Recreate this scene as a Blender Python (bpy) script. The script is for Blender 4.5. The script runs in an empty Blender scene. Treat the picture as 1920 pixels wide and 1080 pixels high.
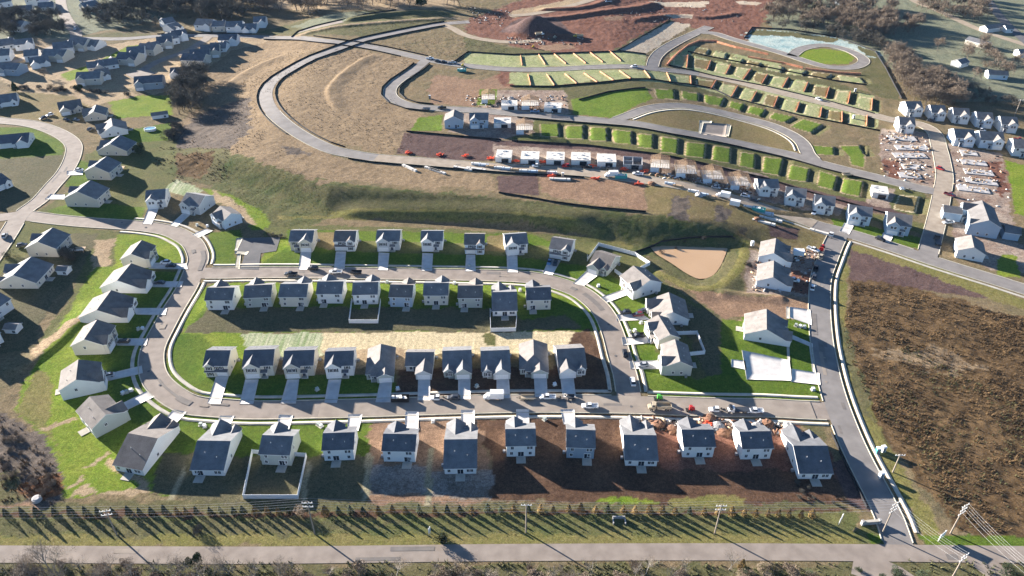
import bpy, math, random
import numpy as np
from mathutils import Vector, Matrix
random.seed(7); rng = np.random.default_rng(7)
C = bpy.context.scene.collection
R = math.radians
# ------------------------------------------------------------------ camera model
H = 180.0; PIT = R(34.7); FPX = 1400.0
SUN_AZ = R(-36.0); SUN_EL = R(13.0)          # direction the light travels (plan angle from +X), elevation
fw = np.array([0, math.cos(PIT), -math.sin(PIT)]); upv = np.array([0, math.sin(PIT), math.cos(PIT)]); rt = np.array([1.0, 0, 0])
def sstep(t):
    t = np.clip(t, 0, 1); return t*t*(3-2*t)
def onplane(px, py, z):
    d = FPX*fw + (px-960)*rt - (py-540)*upv
    t = (z-H)/d[2]
    return d[0]*t, d[1]*t
PLAT = 6.5
CREST = [onplane(x, y, PLAT) for x, y in [(380,270),(470,295),(540,318),(620,343),(720,352),(800,358),(960,371),(1100,390),(1210,400),(1330,406),(1450,410)]]
CX = np.array([c[0] for c in CREST]); CY = np.array([c[1] for c in CREST])
def gauss(X, Y, cx, cy, sx, sy, h, a=0.0):
    dx = X-cx; dy = Y-cy
    u = dx*math.cos(a)+dy*math.sin(a); v = -dx*math.sin(a)+dy*math.cos(a)
    return h*np.exp(-0.5*((u/sx)**2+(v/sy)**2))
MX, MY = onplane(1003, 62, PLAT)
PDX, PDY = onplane(1290, 488, 0.0)
def base(X, Y):
    X = np.asarray(X, float); Y = np.asarray(Y, float)
    yc = np.interp(X, CX, CY)
    f = sstep((Y-(yc-22))/22.0)*sstep((X+205)/70.0)*(1-sstep((X-75)/80.0))
    z = PLAT*f
    # big dirt mound, spoil ridges
    r = np.sqrt(((X-MX)/27.0)**2+((Y-MY-6)/25.0)**2)
    z = z + 12.0*(1-sstep(r))
    return z
def base1(x, y): return float(base(np.array([x]), np.array([y]))[0])
def G(px, py):
    d = FPX*fw + (px-960)*rt - (py-540)*upv
    z = 0.0
    for _ in range(14):
        t = (z-H)/d[2]; x = d[0]*t; y = d[1]*t
        z = 0.5*z+0.5*base1(x, y)
    return Vector((x, y, base1(x, y)))
def G2(p): v = G(p[0], p[1]); return (v.x, v.y)
def GP(pts): return [G2(p) for p in pts]
def zo(s):
    """shorthand: 'x y x y' -> list of pixel pairs"""
    a = [float(t) for t in s.split()]
    return list(zip(a[0::2], a[1::2]))
def Z(s, ox, oy):
    """the same in a 4x enlargement whose corner is ox, oy"""
    return [(ox+x/4.0, oy+y/4.0) for x, y in zo(s)]
# ------------------------------------------------------------------ noise
def vnoise(X, Y, s, seed=0):
    x = X/s; y = Y/s
    xi = np.floor(x).astype(np.int64); yi = np.floor(y).astype(np.int64)
    fx = x-xi; fy = y-yi; fx = fx*fx*(3-2*fx); fy = fy*fy*(3-2*fy)
    def h(a, b):
        n = (a*374761393 + b*668265263 + seed*982451653) & 0x7fffffff
        n = ((n ^ (n >> 13))*1274126177) & 0x7fffffff
        return ((n ^ (n >> 16)) & 0xffff)/65535.0
    a = h(xi, yi); b = h(xi+1, yi); c = h(xi, yi+1); d = h(xi+1, yi+1)
    return (a*(1-fx)+b*fx)*(1-fy)+(c*(1-fx)+d*fx)*fy
# ------------------------------------------------------------------ objects
def tag(o, label=None, cat=None, group=None, kind=None):
    if label: o['label'] = label
    if cat: o['category'] = cat
    if group: o['group'] = group
    if kind: o['kind'] = kind
    return o
def empty(name, loc, rz=0, label=None, cat=None, group=None):
    o = bpy.data.objects.new(name, None); C.objects.link(o)
    o.location = loc; o.rotation_euler = (0, 0, rz); o.empty_display_size = 0.5
    return tag(o, label, cat, group)
class MB:
    def __init__(s): s.v = []; s.f = []; s.m = []
    def add(s, vs, fs, mi=0):
        n = len(s.v); s.v += [tuple(v) for v in vs]
        for f in fs: s.f.append(tuple(i+n for i in f)); s.m.append(mi)
    def box(s, x0, x1, y0, y1, z0, z1, mi=0):
        s.add([(x0,y0,z0),(x1,y0,z0),(x1,y1,z0),(x0,y1,z0),(x0,y0,z1),(x1,y0,z1),(x1,y1,z1),(x0,y1,z1)],
              [(3,2,1,0),(4,5,6,7),(0,1,5,4),(1,2,6,5),(2,3,7,6),(3,0,4,7)], mi)
    def slab(s, pts, t, mi=0, me=None):
        """a flat polygon given a thickness t downwards"""
        n = len(pts); lo = [(p[0], p[1], p[2]-t) for p in pts]
        s.add(list(pts)+lo, [tuple(range(n))], mi)
        k = len(s.v)-2*n
        for i in range(n):
            j = (i+1) % n
            s.f.append((k+i, k+n+i, k+n+j, k+j)); s.m.append(mi if me is None else me)
        s.f.append(tuple(k+n+i for i in reversed(range(n)))); s.m.append(mi if me is None else me)
    def tube(s, p, q, r0, r1, n=4, mi=0):
        p = Vector(p); q = Vector(q); d = (q-p)
        if d.length < 1e-6: return
        d.normalize(); a = d.orthogonal().normalized(); b = d.cross(a)
        vs = []
        for c, r in ((p, r0), (q, r1)):
            for i in range(n):
                t = 2*math.pi*i/n; vs.append(c+(a*math.cos(t)+b*math.sin(t))*r)
        fs = [(i, (i+1) % n, n+(i+1) % n, n+i) for i in range(n)]
        fs.append(tuple(range(n, 2*n))); fs.append(tuple(reversed(range(n))))
        s.add(vs, fs, mi)
    def loft(s, secs, mi=0):
        """secs: (x, zb, zt, half width, top half width): closed body along x"""
        rings = []
        for (x, zb, zt, w, wt) in secs:
            zm = zb+(zt-zb)*0.6
            rings.append([(x,-w*0.94,zb),(x,w*0.94,zb),(x,w,zm),(x,wt,zt),(x,-wt,zt),(x,-w,zm)])
        vs = [v for r in rings for v in r]; fs = []
        for k in range(len(rings)-1):
            for i in range(6):
                j = (i+1) % 6
                fs.append((k*6+i, (k+1)*6+i, (k+1)*6+j, k*6+j))
        fs.append(tuple(range(6))); fs.append(tuple(reversed(range((len(rings)-1)*6, len(rings)*6))))
        s.add(vs, fs, mi)
    def build(s, name, mats, parent=None, smooth=False, loc=None, rz=0):
        me = bpy.data.meshes.new(name); me.from_pydata(s.v, [], s.f)
        if not isinstance(mats, (list, tuple)): mats = [mats]
        for m in mats: me.materials.append(m)
        if len(mats) > 1: me.polygons.foreach_set('material_index', s.m)
        if smooth: me.polygons.foreach_set('use_smooth', [True]*len(me.polygons))
        me.update()
        o = bpy.data.objects.new(name, me); C.objects.link(o)
        if parent: o.parent = parent
        if loc is not None: o.location = loc
        if rz: o.rotation_euler = (0, 0, rz)
        return o
def npmesh(name, V, F, mats, parent=None):
    """mesh from numpy arrays (all faces the same size)"""
    me = bpy.data.meshes.new(name); n = F.shape[1]
    me.vertices.add(len(V)); me.vertices.foreach_set('co', V.astype(np.float32).ravel())
    me.loops.add(F.size); me.loops.foreach_set('vertex_index', F.astype(np.int32).ravel())
    me.polygons.add(len(F)); me.polygons.foreach_set('loop_start', np.arange(0, F.size, n, dtype=np.int32))
    me.polygons.foreach_set('loop_total', np.full(len(F), n, np.int32))
    for m in mats: me.materials.append(m)
    me.update(calc_edges=True); me.validate()
    o = bpy.data.objects.new(name, me); C.objects.link(o)
    if parent: o.parent = parent
    return o
def copy_tree(o, parent=None):
    c = o.copy(); C.objects.link(c)
    if parent: c.parent = parent
    for ch in list(o.children): copy_tree(ch, c)
    return c
ORD = 'first second third fourth fifth sixth seventh eighth ninth tenth eleventh twelfth thirteenth fourteenth fifteenth sixteenth seventeenth eighteenth nineteenth'.split()
TENS = {2:'twent',3:'thirt',4:'fort',5:'fift',6:'sixt',7:'sevent',8:'eight',9:'ninet'}
def ordn(i):
    i += 1
    if i < 20: return ORD[i-1]
    if i % 10 == 0: return TENS[i//10]+'ieth'
    return TENS[i//10]+'y-'+ORD[i % 10-1]
# ------------------------------------------------------------------ materials
def nodes(name):
    m = bpy.data.materials.new(name); m.use_nodes = True
    nt = m.node_tree; b = nt.nodes['Principled BSDF']
    return m, nt, b
def mat(name, c, rough=0.8, var=0.15, scale=1.5, metal=0.0, spec=0.3, c2=None, stretch=None, bump=0.0):
    """procedural: object-space noise moves the colour between two real tones"""
    m, nt, b = nodes(name)
    L = nt.links.new
    tc = nt.nodes.new('ShaderNodeTexCoord'); mp = nt.nodes.new('ShaderNodeMapping')
    L(tc.outputs['Object'], mp.inputs[0])
    if stretch: mp.inputs['Scale'].default_value = stretch
    n = nt.nodes.new('ShaderNodeTexNoise'); n.inputs['Scale'].default_value = scale; n.inputs['Detail'].default_value = 5
    L(mp.outputs[0], n.inputs['Vector'])
    r = nt.nodes.new('ShaderNodeValToRGB')
    a = [x*(1-var) for x in c]; d = [min(1, x*(1+var)) for x in c] if c2 is None else c2
    if c2 is not None: a = c
    r.color_ramp.elements[0].position = 0.32; r.color_ramp.elements[1].position = 0.68
    r.color_ramp.elements[0].color = (*a, 1); r.color_ramp.elements[1].color = (*d, 1)
    L(n.outputs['Fac'], r.inputs[0]); L(r.outputs[0], b.inputs['Base Color'])
    b.inputs['Roughness'].default_value = rough; b.inputs['Metallic'].default_value = metal
    b.inputs['Specular IOR Level'].default_value = spec
    if bump:
        bp = nt.nodes.new('ShaderNodeBump'); bp.inputs['Strength'].default_value = bump; bp.inputs['Distance'].default_value = 0.1
        L(n.outputs['Fac'], bp.inputs['Height']); L(bp.outputs[0], b.inputs['Normal'])
    return m
def siding(name, c):
    """lapped boards: faint horizontal lines by a wave along Z plus a little grime"""
    m, nt, b = nodes(name); L = nt.links.new
    tc = nt.nodes.new('ShaderNodeTexCoord')
    w = nt.nodes.new('ShaderNodeTexWave'); w.bands_direction = 'Z'; w.wave_profile = 'SAW'; w.inputs['Scale'].default_value = 1.6
    w.inputs['Distortion'].default_value = 0.0
    n = nt.nodes.new('ShaderNodeTexNoise'); n.inputs['Scale'].default_value = 0.6; n.inputs['Detail'].default_value = 4
    L(tc.outputs['Object'], w.inputs['Vector']); L(tc.outputs['Object'], n.inputs['Vector'])
    mx = nt.nodes.new('ShaderNodeMix'); mx.data_type = 'RGBA'
    mx.inputs['A'].default_value = (*[x*0.86 for x in c], 1); mx.inputs['B'].default_value = (*c, 1)
    ad = nt.nodes.new('ShaderNodeMath'); ad.operation = 'MULTIPLY_ADD'; ad.inputs[1].default_value = 0.5; ad.use_clamp = True
    L(w.outputs['Fac'], ad.inputs[0]); L(n.outputs['Fac'], ad.inputs[2])
    L(ad.outputs[0], mx.inputs['Factor']); L(mx.outputs['Result'], b.inputs['Base Color'])
    b.inputs['Roughness'].default_value = 0.55; b.inputs['Specular IOR Level'].default_value = 0.3
    return m
def shingle(name, c):
    m, nt, b = nodes(name); L = nt.links.new
    tc = nt.nodes.new('ShaderNodeTexCoord')
    n = nt.nodes.new('ShaderNodeTexNoise'); n.inputs['Scale'].default_value = 3.0; n.inputs['Detail'].default_value = 6; n.inputs['Roughness'].default_value = 0.75
    n2 = nt.nodes.new('ShaderNodeTexNoise'); n2.inputs['Scale'].default_value = 0.35; n2.inputs['Detail'].default_value = 3
    L(tc.outputs['Object'], n.inputs['Vector']); L(tc.outputs['Object'], n2.inputs['Vector'])
    ad = nt.nodes.new('ShaderNodeMath'); ad.operation = 'ADD'; L(n.outputs['Fac'], ad.inputs[0]); L(n2.outputs['Fac'], ad.inputs[1])
    r = nt.nodes.new('ShaderNodeMapRange'); r.inputs[1].default_value = 0.7; r.inputs[2].default_value = 1.3
    L(ad.outputs[0], r.inputs[0])
    mx = nt.nodes.new('ShaderNodeMix'); mx.data_type = 'RGBA'
    mx.inputs['A'].default_value = (*[x*0.7 for x in c], 1); mx.inputs['B'].default_value = (*[x*1.3 for x in c], 1)
    L(r.outputs[0], mx.inputs['Factor']); L(mx.outputs['Result'], b.inputs['Base Color'])
    b.inputs['Roughness'].default_value = 0.85; b.inputs['Specular IOR Level'].default_value = 0.25
    bp = nt.nodes.new('ShaderNodeBump'); bp.inputs['Strength'].default_value = 0.4; bp.inputs['Distance'].default_value = 0.04
    L(n.outputs['Fac'], bp.inputs['Height']); L(bp.outputs[0], b.inputs['Normal'])
    return m
M = {}
M['asphalt'] = mat('asphalt', (0.22,0.182,0.152), 0.9, scale=0.25, c2=(0.30,0.252,0.212), spec=0.2)
M['asphalt_dark'] = mat('asphalt_dark', (0.10,0.098,0.10), 0.9, scale=0.2, c2=(0.145,0.138,0.135), spec=0.2)
M['gravel_road'] = mat('gravel_road', (0.30,0.24,0.175), 0.95, scale=0.2, c2=(0.38,0.31,0.23), spec=0.1)
M['concrete'] = mat('concrete', (0.39,0.355,0.295), 0.9, scale=0.35, c2=(0.53,0.485,0.41), spec=0.2)
M['concrete_new'] = mat('concrete_new', (0.50,0.47,0.44), 0.9, scale=0.4, c2=(0.62,0.59,0.55), spec=0.2)
M['curb'] = mat('curb_concrete', (0.36,0.33,0.26), 0.9, scale=0.5, c2=(0.48,0.44,0.35), spec=0.2)
SID = {'white':(0.78,0.77,0.74),'cream':(0.66,0.62,0.53),'beige':(0.56,0.52,0.44),'grey':(0.56,0.57,0.56),'sage':(0.43,0.46,0.42),'blue':(0.36,0.45,0.54),'tan':(0.50,0.45,0.37),'paleblue':(0.60,0.67,0.73),'slate':(0.30,0.36,0.42)}
for k, c in SID.items(): M['s_'+k] = siding('siding_'+k, c)
ROF = {'grey':(0.175,0.165,0.16),'dark':(0.125,0.127,0.136),'brown':(0.17,0.15,0.135),'charcoal':(0.175,0.175,0.178),'weathered':(0.21,0.19,0.175)}
for k, c in ROF.items(): M['r_'+k] = shingle('shingle_'+k, c)
M['trim'] = mat('white_trim', (0.78,0.77,0.75), 0.5, var=0.04)
M['vinyl'] = mat('white_vinyl', (0.80,0.80,0.79), 0.4, var=0.04, scale=0.8)
M['glass'] = mat('window_glass', (0.025,0.03,0.04), 0.12, var=0.3, scale=0.7, spec=0.6)
M['shutter'] = mat('dark_shutter', (0.03,0.032,0.04), 0.6)
M['door'] = mat('door_paint', (0.05,0.06,0.09), 0.5)
M['black'] = mat('black_fabric', (0.018,0.018,0.02), 0.9)
M['orange'] = mat('orange_mesh', (0.62,0.26,0.14), 0.8, var=0.35, scale=0.4)
M['red'] = mat('red_paint', (0.5,0.04,0.03), 0.4)
M['orange_pile'] = mat('orange_plastic', (0.75,0.10,0.04), 0.6, var=0.3)
M['wood'] = mat('new_timber', (0.45,0.31,0.19), 0.85, var=0.25, scale=0.8)
M['pole'] = mat('weathered_pole', (0.30,0.25,0.20), 0.9, var=0.25, stretch=(4,4,0.4))
M['metal'] = mat('galvanised', (0.62,0.62,0.60), 0.5, metal=0.3)
M['wire'] = mat('wire', (0.50,0.50,0.50), 0.5)
M['tyre'] = mat('tyre', (0.02,0.02,0.02), 0.9)
M['rim'] = mat('wheel_rim', (0.45,0.45,0.46), 0.4, metal=0.6)
M['wrap'] = mat('white_house_wrap', (0.78,0.76,0.72), 0.6, var=0.08, scale=0.5)
M['deck'] = mat('pale_deck', (0.62,0.58,0.52), 0.8, var=0.18, scale=0.7)
M['slab'] = mat('foundation_slab', (0.42,0.40,0.385), 0.9, var=0.18, scale=0.5)
M['block'] = mat('foundation_wall', (0.30,0.31,0.33), 0.9, var=0.2)
PAINT = {'white':(0.80,0.80,0.79),'black':(0.02,0.02,0.022),'dark':(0.05,0.055,0.065),'silver':(0.45,0.46,0.47),'red':(0.45,0.03,0.03),'maroon':(0.16,0.025,0.04),'blue':(0.12,0.25,0.42),'teal':(0.05,0.35,0.33),'tan':(0.45,0.37,0.26),'green':(0.08,0.40,0.06),'yellow':(0.6,0.42,0.04),'grey':(0.2,0.21,0.22)}
for k, c in PAINT.items(): M['p_'+k] = mat('paint_'+k, c, 0.3, var=0.05, spec=0.5)
M['bark'] = mat('bark', (0.14,0.115,0.095), 0.95, var=0.3)
M['bark_pale'] = mat('bark_pale', (0.26,0.235,0.20), 0.95, var=0.25)
M['twig'] = mat('winter_twigs', (0.14,0.105,0.078), 0.95, c2=(0.25,0.195,0.14), scale=0.25)
M['twig_dark'] = mat('winter_twigs_dark', (0.07,0.065,0.055), 0.95, c2=(0.13,0.115,0.09), scale=0.25)
M['conifer'] = mat('conifer_leaf', (0.03,0.045,0.022), 0.9, c2=(0.055,0.075,0.03), scale=0.6)
M['evergreen'] = mat('evergreen_leaf', (0.028,0.042,0.022), 0.9, c2=(0.05,0.07,0.032), scale=1.2)
M['golden'] = mat('browned_leaf', (0.16,0.105,0.04), 0.9, c2=(0.25,0.17,0.06), scale=1.2)
M['water'] = mat('muddy_water', (0.42,0.27,0.15), 0.25, c2=(0.47,0.31,0.18), scale=0.05, spec=0.4)
M['dirt_pile'] = mat('dirt_pile', (0.15,0.075,0.045), 0.95, c2=(0.24,0.13,0.08), scale=0.8)
M['rock'] = mat('rock', (0.33,0.32,0.31), 0.95, var=0.3, scale=1.0)
M['poolwater'] = mat('pool_water', (0.25,0.45,0.55), 0.15, var=0.1)
M['road_dust'] = mat('road_dust', (0.29,0.235,0.18), 0.95, scale=0.3, c2=(0.38,0.315,0.245), spec=0.1)
M['road_thin_dust'] = mat('road_thin_dust', (0.245,0.205,0.17), 0.95, scale=0.2, c2=(0.33,0.28,0.23), spec=0.1)
M['asphalt_patch'] = mat('asphalt_patch', (0.155,0.138,0.125), 0.9, scale=0.4, c2=(0.20,0.178,0.158), spec=0.2)
M['asphalt_hill'] = mat('asphalt_hill', (0.185,0.168,0.155), 0.9, scale=0.2, c2=(0.25,0.228,0.21), spec=0.2)
# ------------------------------------------------------------------ land cover (albedo pairs, relief in m, edge raggedness in m)
LC = {
 'meadow':((.21,.150,.088),(.125,.108,.058),.16,2.0), 'tan':((.27,.195,.118),(.18,.128,.078),.16,2.0),
 'lawn':((.055,.105,.014),(.118,.152,.025),.04,.3), 'bright':((.100,.168,.016),(.190,.215,.035),.05,.6),
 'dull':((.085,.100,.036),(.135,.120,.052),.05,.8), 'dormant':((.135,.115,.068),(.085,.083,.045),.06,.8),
 'berm':((.058,.080,.028),(.135,.118,.055),.18,1.5), 'soil':((.062,.036,.024),(.125,.074,.047),.12,.8),
 'red':((.115,.052,.036),(.205,.102,.070),.2,2.0), 'pale':((.27,.175,.112),(.195,.122,.080),.1,1.0),
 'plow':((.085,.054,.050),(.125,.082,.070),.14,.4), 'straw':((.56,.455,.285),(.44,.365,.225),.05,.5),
 'strawg':((.20,.25,.12),(.42,.41,.28),.06,.7), 'scrub':((.066,.042,.023),(.155,.100,.050),.3,1.6),
 'hydro':((.50,.53,.46),(.14,.26,.28),.1,3.0), 'site':((.175,.110,.082),(.36,.295,.235),.14,.8),
 'purple':((.085,.070,.060),(.15,.118,.092),.25,1.6), 'verge':((.135,.135,.040),(.195,.158,.065),.08,.8),
 'olive':((.085,.088,.038),(.135,.115,.060),.10,1.2), 'lotpale':((.33,.315,.175),(.21,.245,.10),.08,.5),
 'lotpink':((.40,.31,.225),(.46,.40,.30),.08,.8), 'pad':((.085,.145,.018),(.145,.180,.035),.05,.3),
 'padbrown':((.15,.128,.055),(.20,.145,.075),.06,.4), 'greyg':((.14,.155,.105),(.20,.195,.13),.12,1.5),
 'dry':((.36,.275,.17),(.28,.20,.125),.1,1.0), 'matting':((.30,.26,.165),(.24,.215,.135),.04,.2),
 'rust':((.20,.085,.035),(.13,.07,.04),.2,1.2), 'greystraw':((.30,.27,.235),(.13,.10,.075),.08,.6),
}
COV = []
def cov(name, pts): COV.append((name, GP(pts)))
cov('greyg', zo('1400 -60 2050 -60 2050 190 1760 190 1660 120 1450 60'))
cov('greyg', zo('-60 -60 330 -60 330 30 180 60 -60 120'))
cov('dry', zo('480 -80 860 -80 860 14 700 20 480 12'))
cov('olive', zo('480 60 560 40 700 18 860 22 830 44 700 70 590 66'))
cov('greyg', zo('545 50 620 25 700 24 650 40 590 55'))
cov('tan', zo('640 88 790 112 735 170 760 205 800 215 760 260 740 290 640 272 560 240 505 200 520 150 580 115'))
cov('meadow', zo('660 85 840 45 880 62 960 80 960 96 870 97 850 118 760 100'))
cov('tan', zo('400 110 480 72 640 78 560 112 500 160 490 200 540 250 620 285 600 340 470 300 330 310 300 250 380 200'))
cov('purple', zo('390 205 470 180 470 240 420 290 330 300 310 260'))
cov('red', zo('872 62 880 35 930 18 1000 -10 1030 -60 1480 -60 1440 30 1400 78 1330 64 1290 48 1190 80 1155 95 1100 104 1020 100 950 82'))
cov('plow', zo('935 60 962 40 1003 27 1052 40 1072 62 1000 70'))  # unplowed mound: dark purple-brown earth, with its shaded side put into the colour
cov('dry', zo('960 34 1130 -6 1120 -12 955 22'))
cov('pale', zo('1130 32 1170 30 1165 38 1135 38')); cov('lotpink', zo('1240 30 1300 28 1300 34 1260 34')); cov('lotpink', zo('1215 2 1330 2 1320 14 1250 12')); cov('lotpink', zo('1380 2 1430 4 1420 10 1385 8'))
cov('pale', zo('1010 84 1070 82 1080 92 1015 96'))
cov('olive', zo('870 66 950 88 1040 98 1150 96 1255 36 1262 40 1160 98 960 104 875 98'))
cov('lotpale', zo('872 98 962 103 1155 97 1212 102 1210 125 1110 123 960 127 870 120'))
cov('lotpink', zo('1157 96 1258 40 1296 46 1210 101'))
cov('lotpale', zo('956 137 1110 131 1220 133 1300 143 1440 172 1600 212 1650 225 1640 243 1500 217 1370 182 1260 160 1180 149 1110 153 1000 163 956 162'))
cov('lotpale', zo('1258 100 1300 86 1470 118 1440 135 1640 180 1650 222 1440 163 1290 130 1255 122'))
cov('olive', zo('1290 96 1350 96 1450 130 1560 150 1640 178 1600 172 1450 140 1300 104'))
cov('hydro', zo('1392 72 1410 55 1480 60 1570 70 1640 95 1655 112 1615 108 1590 92 1545 84 1500 90 1480 105 1440 92'))
cov('olive', zo('1400 66 1412 56 1480 60 1570 72 1560 80 1480 68')); cov('olive', zo('1600 84 1640 96 1652 110 1625 104'))
cov('bright', zo('1494 104 1510 93 1545 91 1585 97 1603 110 1590 120 1550 121 1510 113'))
cov('olive', zo('1615 112 1655 108 1660 130 1680 165 1690 190 1640 178 1610 150'))
cov('olive', zo('960 163 1080 160 1110 152 1180 150 1300 160 1440 200 1400 206 1260 168 1200 165 1100 186 1060 185'))
cov('pad', zo('1072 186 1150 172 1210 164 1225 184 1190 200 1150 222 1075 214'))
cov('padbrown', zo('1195 228 1215 212 1250 204 1290 204 1380 224 1450 245 1495 268 1490 287 1420 272 1300 250'))
cov('dull', zo('960 215 1180 232 1400 275 1540 312 1740 362 1720 405 1600 378 1440 335 1240 290 1100 272 960 262'))
cov('site', zo('870 170 1060 170 1065 214 960 210 900 204')); cov('pale', zo('815 140 900 150 950 135 955 165 900 170 890 200 810 195 800 170'))
cov('red', zo('930 132 958 135 958 160 940 160'))
cov('pad', zo('900 168 932 168 930 196 893 198'))
cov('pad', zo('785 220 830 215 828 245 770 245')); cov('site', zo('830 205 1000 215 1000 250 930 262 840 248'))
cov('plow', zo('757 248 936 263 932 302 850 300 745 288'))
cov('site', zo('925 263 1100 272 1240 290 1420 325 1590 375 1575 405 1440 378 1320 345 1220 326 1100 314 932 306'))
cov('plow', zo('925 262 1100 271 1240 289 1440 333 1700 398 1695 410 1430 347 1230 302 1090 281 930 272'))
cov('site', zo('1600 345 1680 355 1668 390 1628 384'))
cov('site', zo('1650 240 1740 248 1758 300 1752 352 1660 335 1650 290'))
cov('site', zo('1780 270 1880 288 1895 370 1900 440 1810 440 1795 380 1780 330'))
cov('red', zo('1655 300 1690 300 1690 338 1660 334')); cov('red', zo('1850 300 1880 300 1890 360 1870 370'))
cov('bright', zo('1885 300 1990 330 1990 430 1905 400')); cov('dull', zo('1685 362 1738 368 1722 405 1675 395'))
cov('site', zo('1780 410 1920 460 1990 520 1860 505 1800 480'))
cov('bright', zo('1872 478 1906 480 1912 520 1866 515'))
cov('tan', zo('560 285 640 300 780 312 930 322 935 358 800 352 640 332 590 310'))
cov('berm', zo('400 300 440 290 560 320 640 343 800 358 960 372 1200 402 1330 420 1410 450 1390 500 1290 550 1200 470 1100 440 960 415 620 405 560 430 470 420 400 370'))
cov('olive', zo('560 350 630 350 800 362 960 372 1150 400 1100 420 960 408 640 402'))
cov('verge', zo('520 405 620 404 960 411 1060 420 1120 440 1190 462 1180 466 1110 446 1050 425 960 416 600 409 520 412'))
cov('olive', zo('300 276 425 278 434 292 398 345 345 342 292 312')); cov('scrub', zo('310 290 400 285 405 300 370 335 330 330'))  # dark olive slope; its shade is put into these cover colours
cov('strawg', zo('272 335 330 338 386 356 352 370 330 362 318 358 272 352'))
cov('tan', zo('470 300 560 290 680 322 640 345 600 340 520 318')); cov('purple', zo('520 272 570 280 580 292 540 288'))
cov('bright', zo('380 350 440 368 500 400 510 430 470 430 450 395 400 370'))
cov('dry', zo('400 355 450 385 480 420 460 420 430 390 395 368'))
cov('plow', zo('933 330 1008 328 1012 366 935 362')); cov('pale', zo('1012 328 1208 340 1212 394 1100 384 1015 360'))
cov('padbrown', zo('1210 345 1290 350 1420 388 1520 425 1500 460 1420 455 1330 420 1215 400'))
cov('purple', zo('1262 366 1292 368 1285 412 1255 408')); cov('purple', zo('1340 386 1364 392 1358 420 1335 414'))
cov('padbrown', zo('1410 400 1540 430 1548 470 1500 480 1415 455')); cov('plow', zo('1440 420 1500 430 1495 450 1440 444'))
cov('dull', zo('495 425 620 422 1000 436 1130 450 1200 470 1250 540 1260 600 1200 590 1120 520 960 508 500 502'))
cov('lawn', zo('392 436 450 430 455 446 440 470 450 498 404 496 392 470')); cov('bright', zo('500 455 545 445 540 495 485 500')); cov('lawn', zo('540 430 1000 440 1060 462 1000 460 540 448'))
cov('padbrown', zo('580 436 660 436 660 466 590 470')); cov('padbrown', zo('915 440 955 442 950 475 910 470'));
cov('lawn', zo('495 490 560 450 620 470 960 480 1110 500 1190 540 1150 590 1080 530 960 510 490 502'))
cov('dull', zo('1190 560 1260 540 1345 590 1350 640 1360 720 1330 745 1220 720 1190 640'))
cov('olive', zo('1250 480 1380 470 1400 540 1330 560 1290 550 1210 490'))
cov('dormant', zo('1240 555 1345 590 1352 680 1390 740 1330 735 1300 640 1230 600'))
cov('lawn', zo('1140 548 1200 540 1230 600 1230 660 1300 710 1340 745 1230 742 1190 690 1160 600'))
# inside the loop
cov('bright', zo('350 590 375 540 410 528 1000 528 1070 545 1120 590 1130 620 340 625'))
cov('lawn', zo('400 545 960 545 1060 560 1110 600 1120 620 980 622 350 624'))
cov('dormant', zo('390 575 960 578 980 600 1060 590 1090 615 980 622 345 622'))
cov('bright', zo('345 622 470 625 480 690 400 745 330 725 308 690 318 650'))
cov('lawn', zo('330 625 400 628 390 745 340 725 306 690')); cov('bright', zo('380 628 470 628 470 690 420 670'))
cov('strawg', zo('450 624 640 626 620 668 470 668'))
cov('straw', zo('610 624 1085 622 1092 650 1040 665 960 662 620 668 600 660'))
cov('dull', zo('910 624 928 624 925 650 910 648'))
cov('lawn', zo('390 700 740 702 742 752 700 754 390 758')); cov('dry', zo('600 660 760 655 770 690 610 690'))
cov('soil', zo('742 690 1040 690 1080 622 1110 620 1140 690 1142 735 1080 744 960 744 740 752'))
# west lawns
cov('dull', zo('-60 240 120 260 120 330 30 390 -60 400')); cov('lawn', zo('-60 240 60 238 120 268 118 290 -60 300'))
cov('dormant', zo('0 300 130 290 110 350 60 395 -60 400')); cov('dull', zo('65 400 140 350 160 290 260 250 330 260 330 330 270 400'))
cov('lawn', zo('90 395 150 375 270 390 265 415 110 412')); cov('lawn', zo('150 300 210 320 160 350 120 350'))
cov('bright', zo('200 180 320 178 325 215 215 222')); cov('dry', zo('0 150 200 150 260 180 170 200 60 190'))
cov('dry', zo('0 96 60 70 140 74 200 84 350 62 520 66 500 78 430 96 400 120 345 160 290 178 250 165 150 160 110 150 0 152'))
cov('bright', zo('110 140 180 118 240 86 262 84 200 126 130 152')); cov('olive', zo('160 66 220 60 300 66 220 74 170 76'))
cov('padbrown', zo('20 170 140 180 190 220 80 225 -40 220'))
cov('lawn', zo('200 250 320 230 330 262 210 270'))
cov('dull', zo('40 410 200 430 190 480 60 560 -60 570 -60 480 10 450')); cov('dormant', zo('100 440 200 435 210 480 100 560 60 650 -60 680 -60 560'))
cov('dull', zo('190 430 330 440 350 470 330 530 180 560 150 640 80 700 60 660 130 560'))
cov('bright', zo('220 440 320 438 345 465 340 500 300 500 260 520 215 500')); cov('dry', zo('180 450 222 448 200 500 175 520'))
cov('bright', zo('180 500 235 500 280 540 330 540 300 600 270 640 262 700 290 745 325 772 420 785 700 785 700 870 660 900 240 925 120 935 60 800 25 770 60 690 100 640 140 560'))
cov('lawn', zo('240 510 350 510 320 560 300 600 260 700 190 690 200 600')); cov('lawn', zo('200 690 260 690 300 760 420 785 560 790 690 785 700 850 640 930 440 935 300 930 330 850 220 770'))
cov('bright', zo('60 700 140 690 150 790 130 860 60 790')); cov('verge', zo('30 770 70 690 100 720 90 790 120 870 100 830'))
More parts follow.
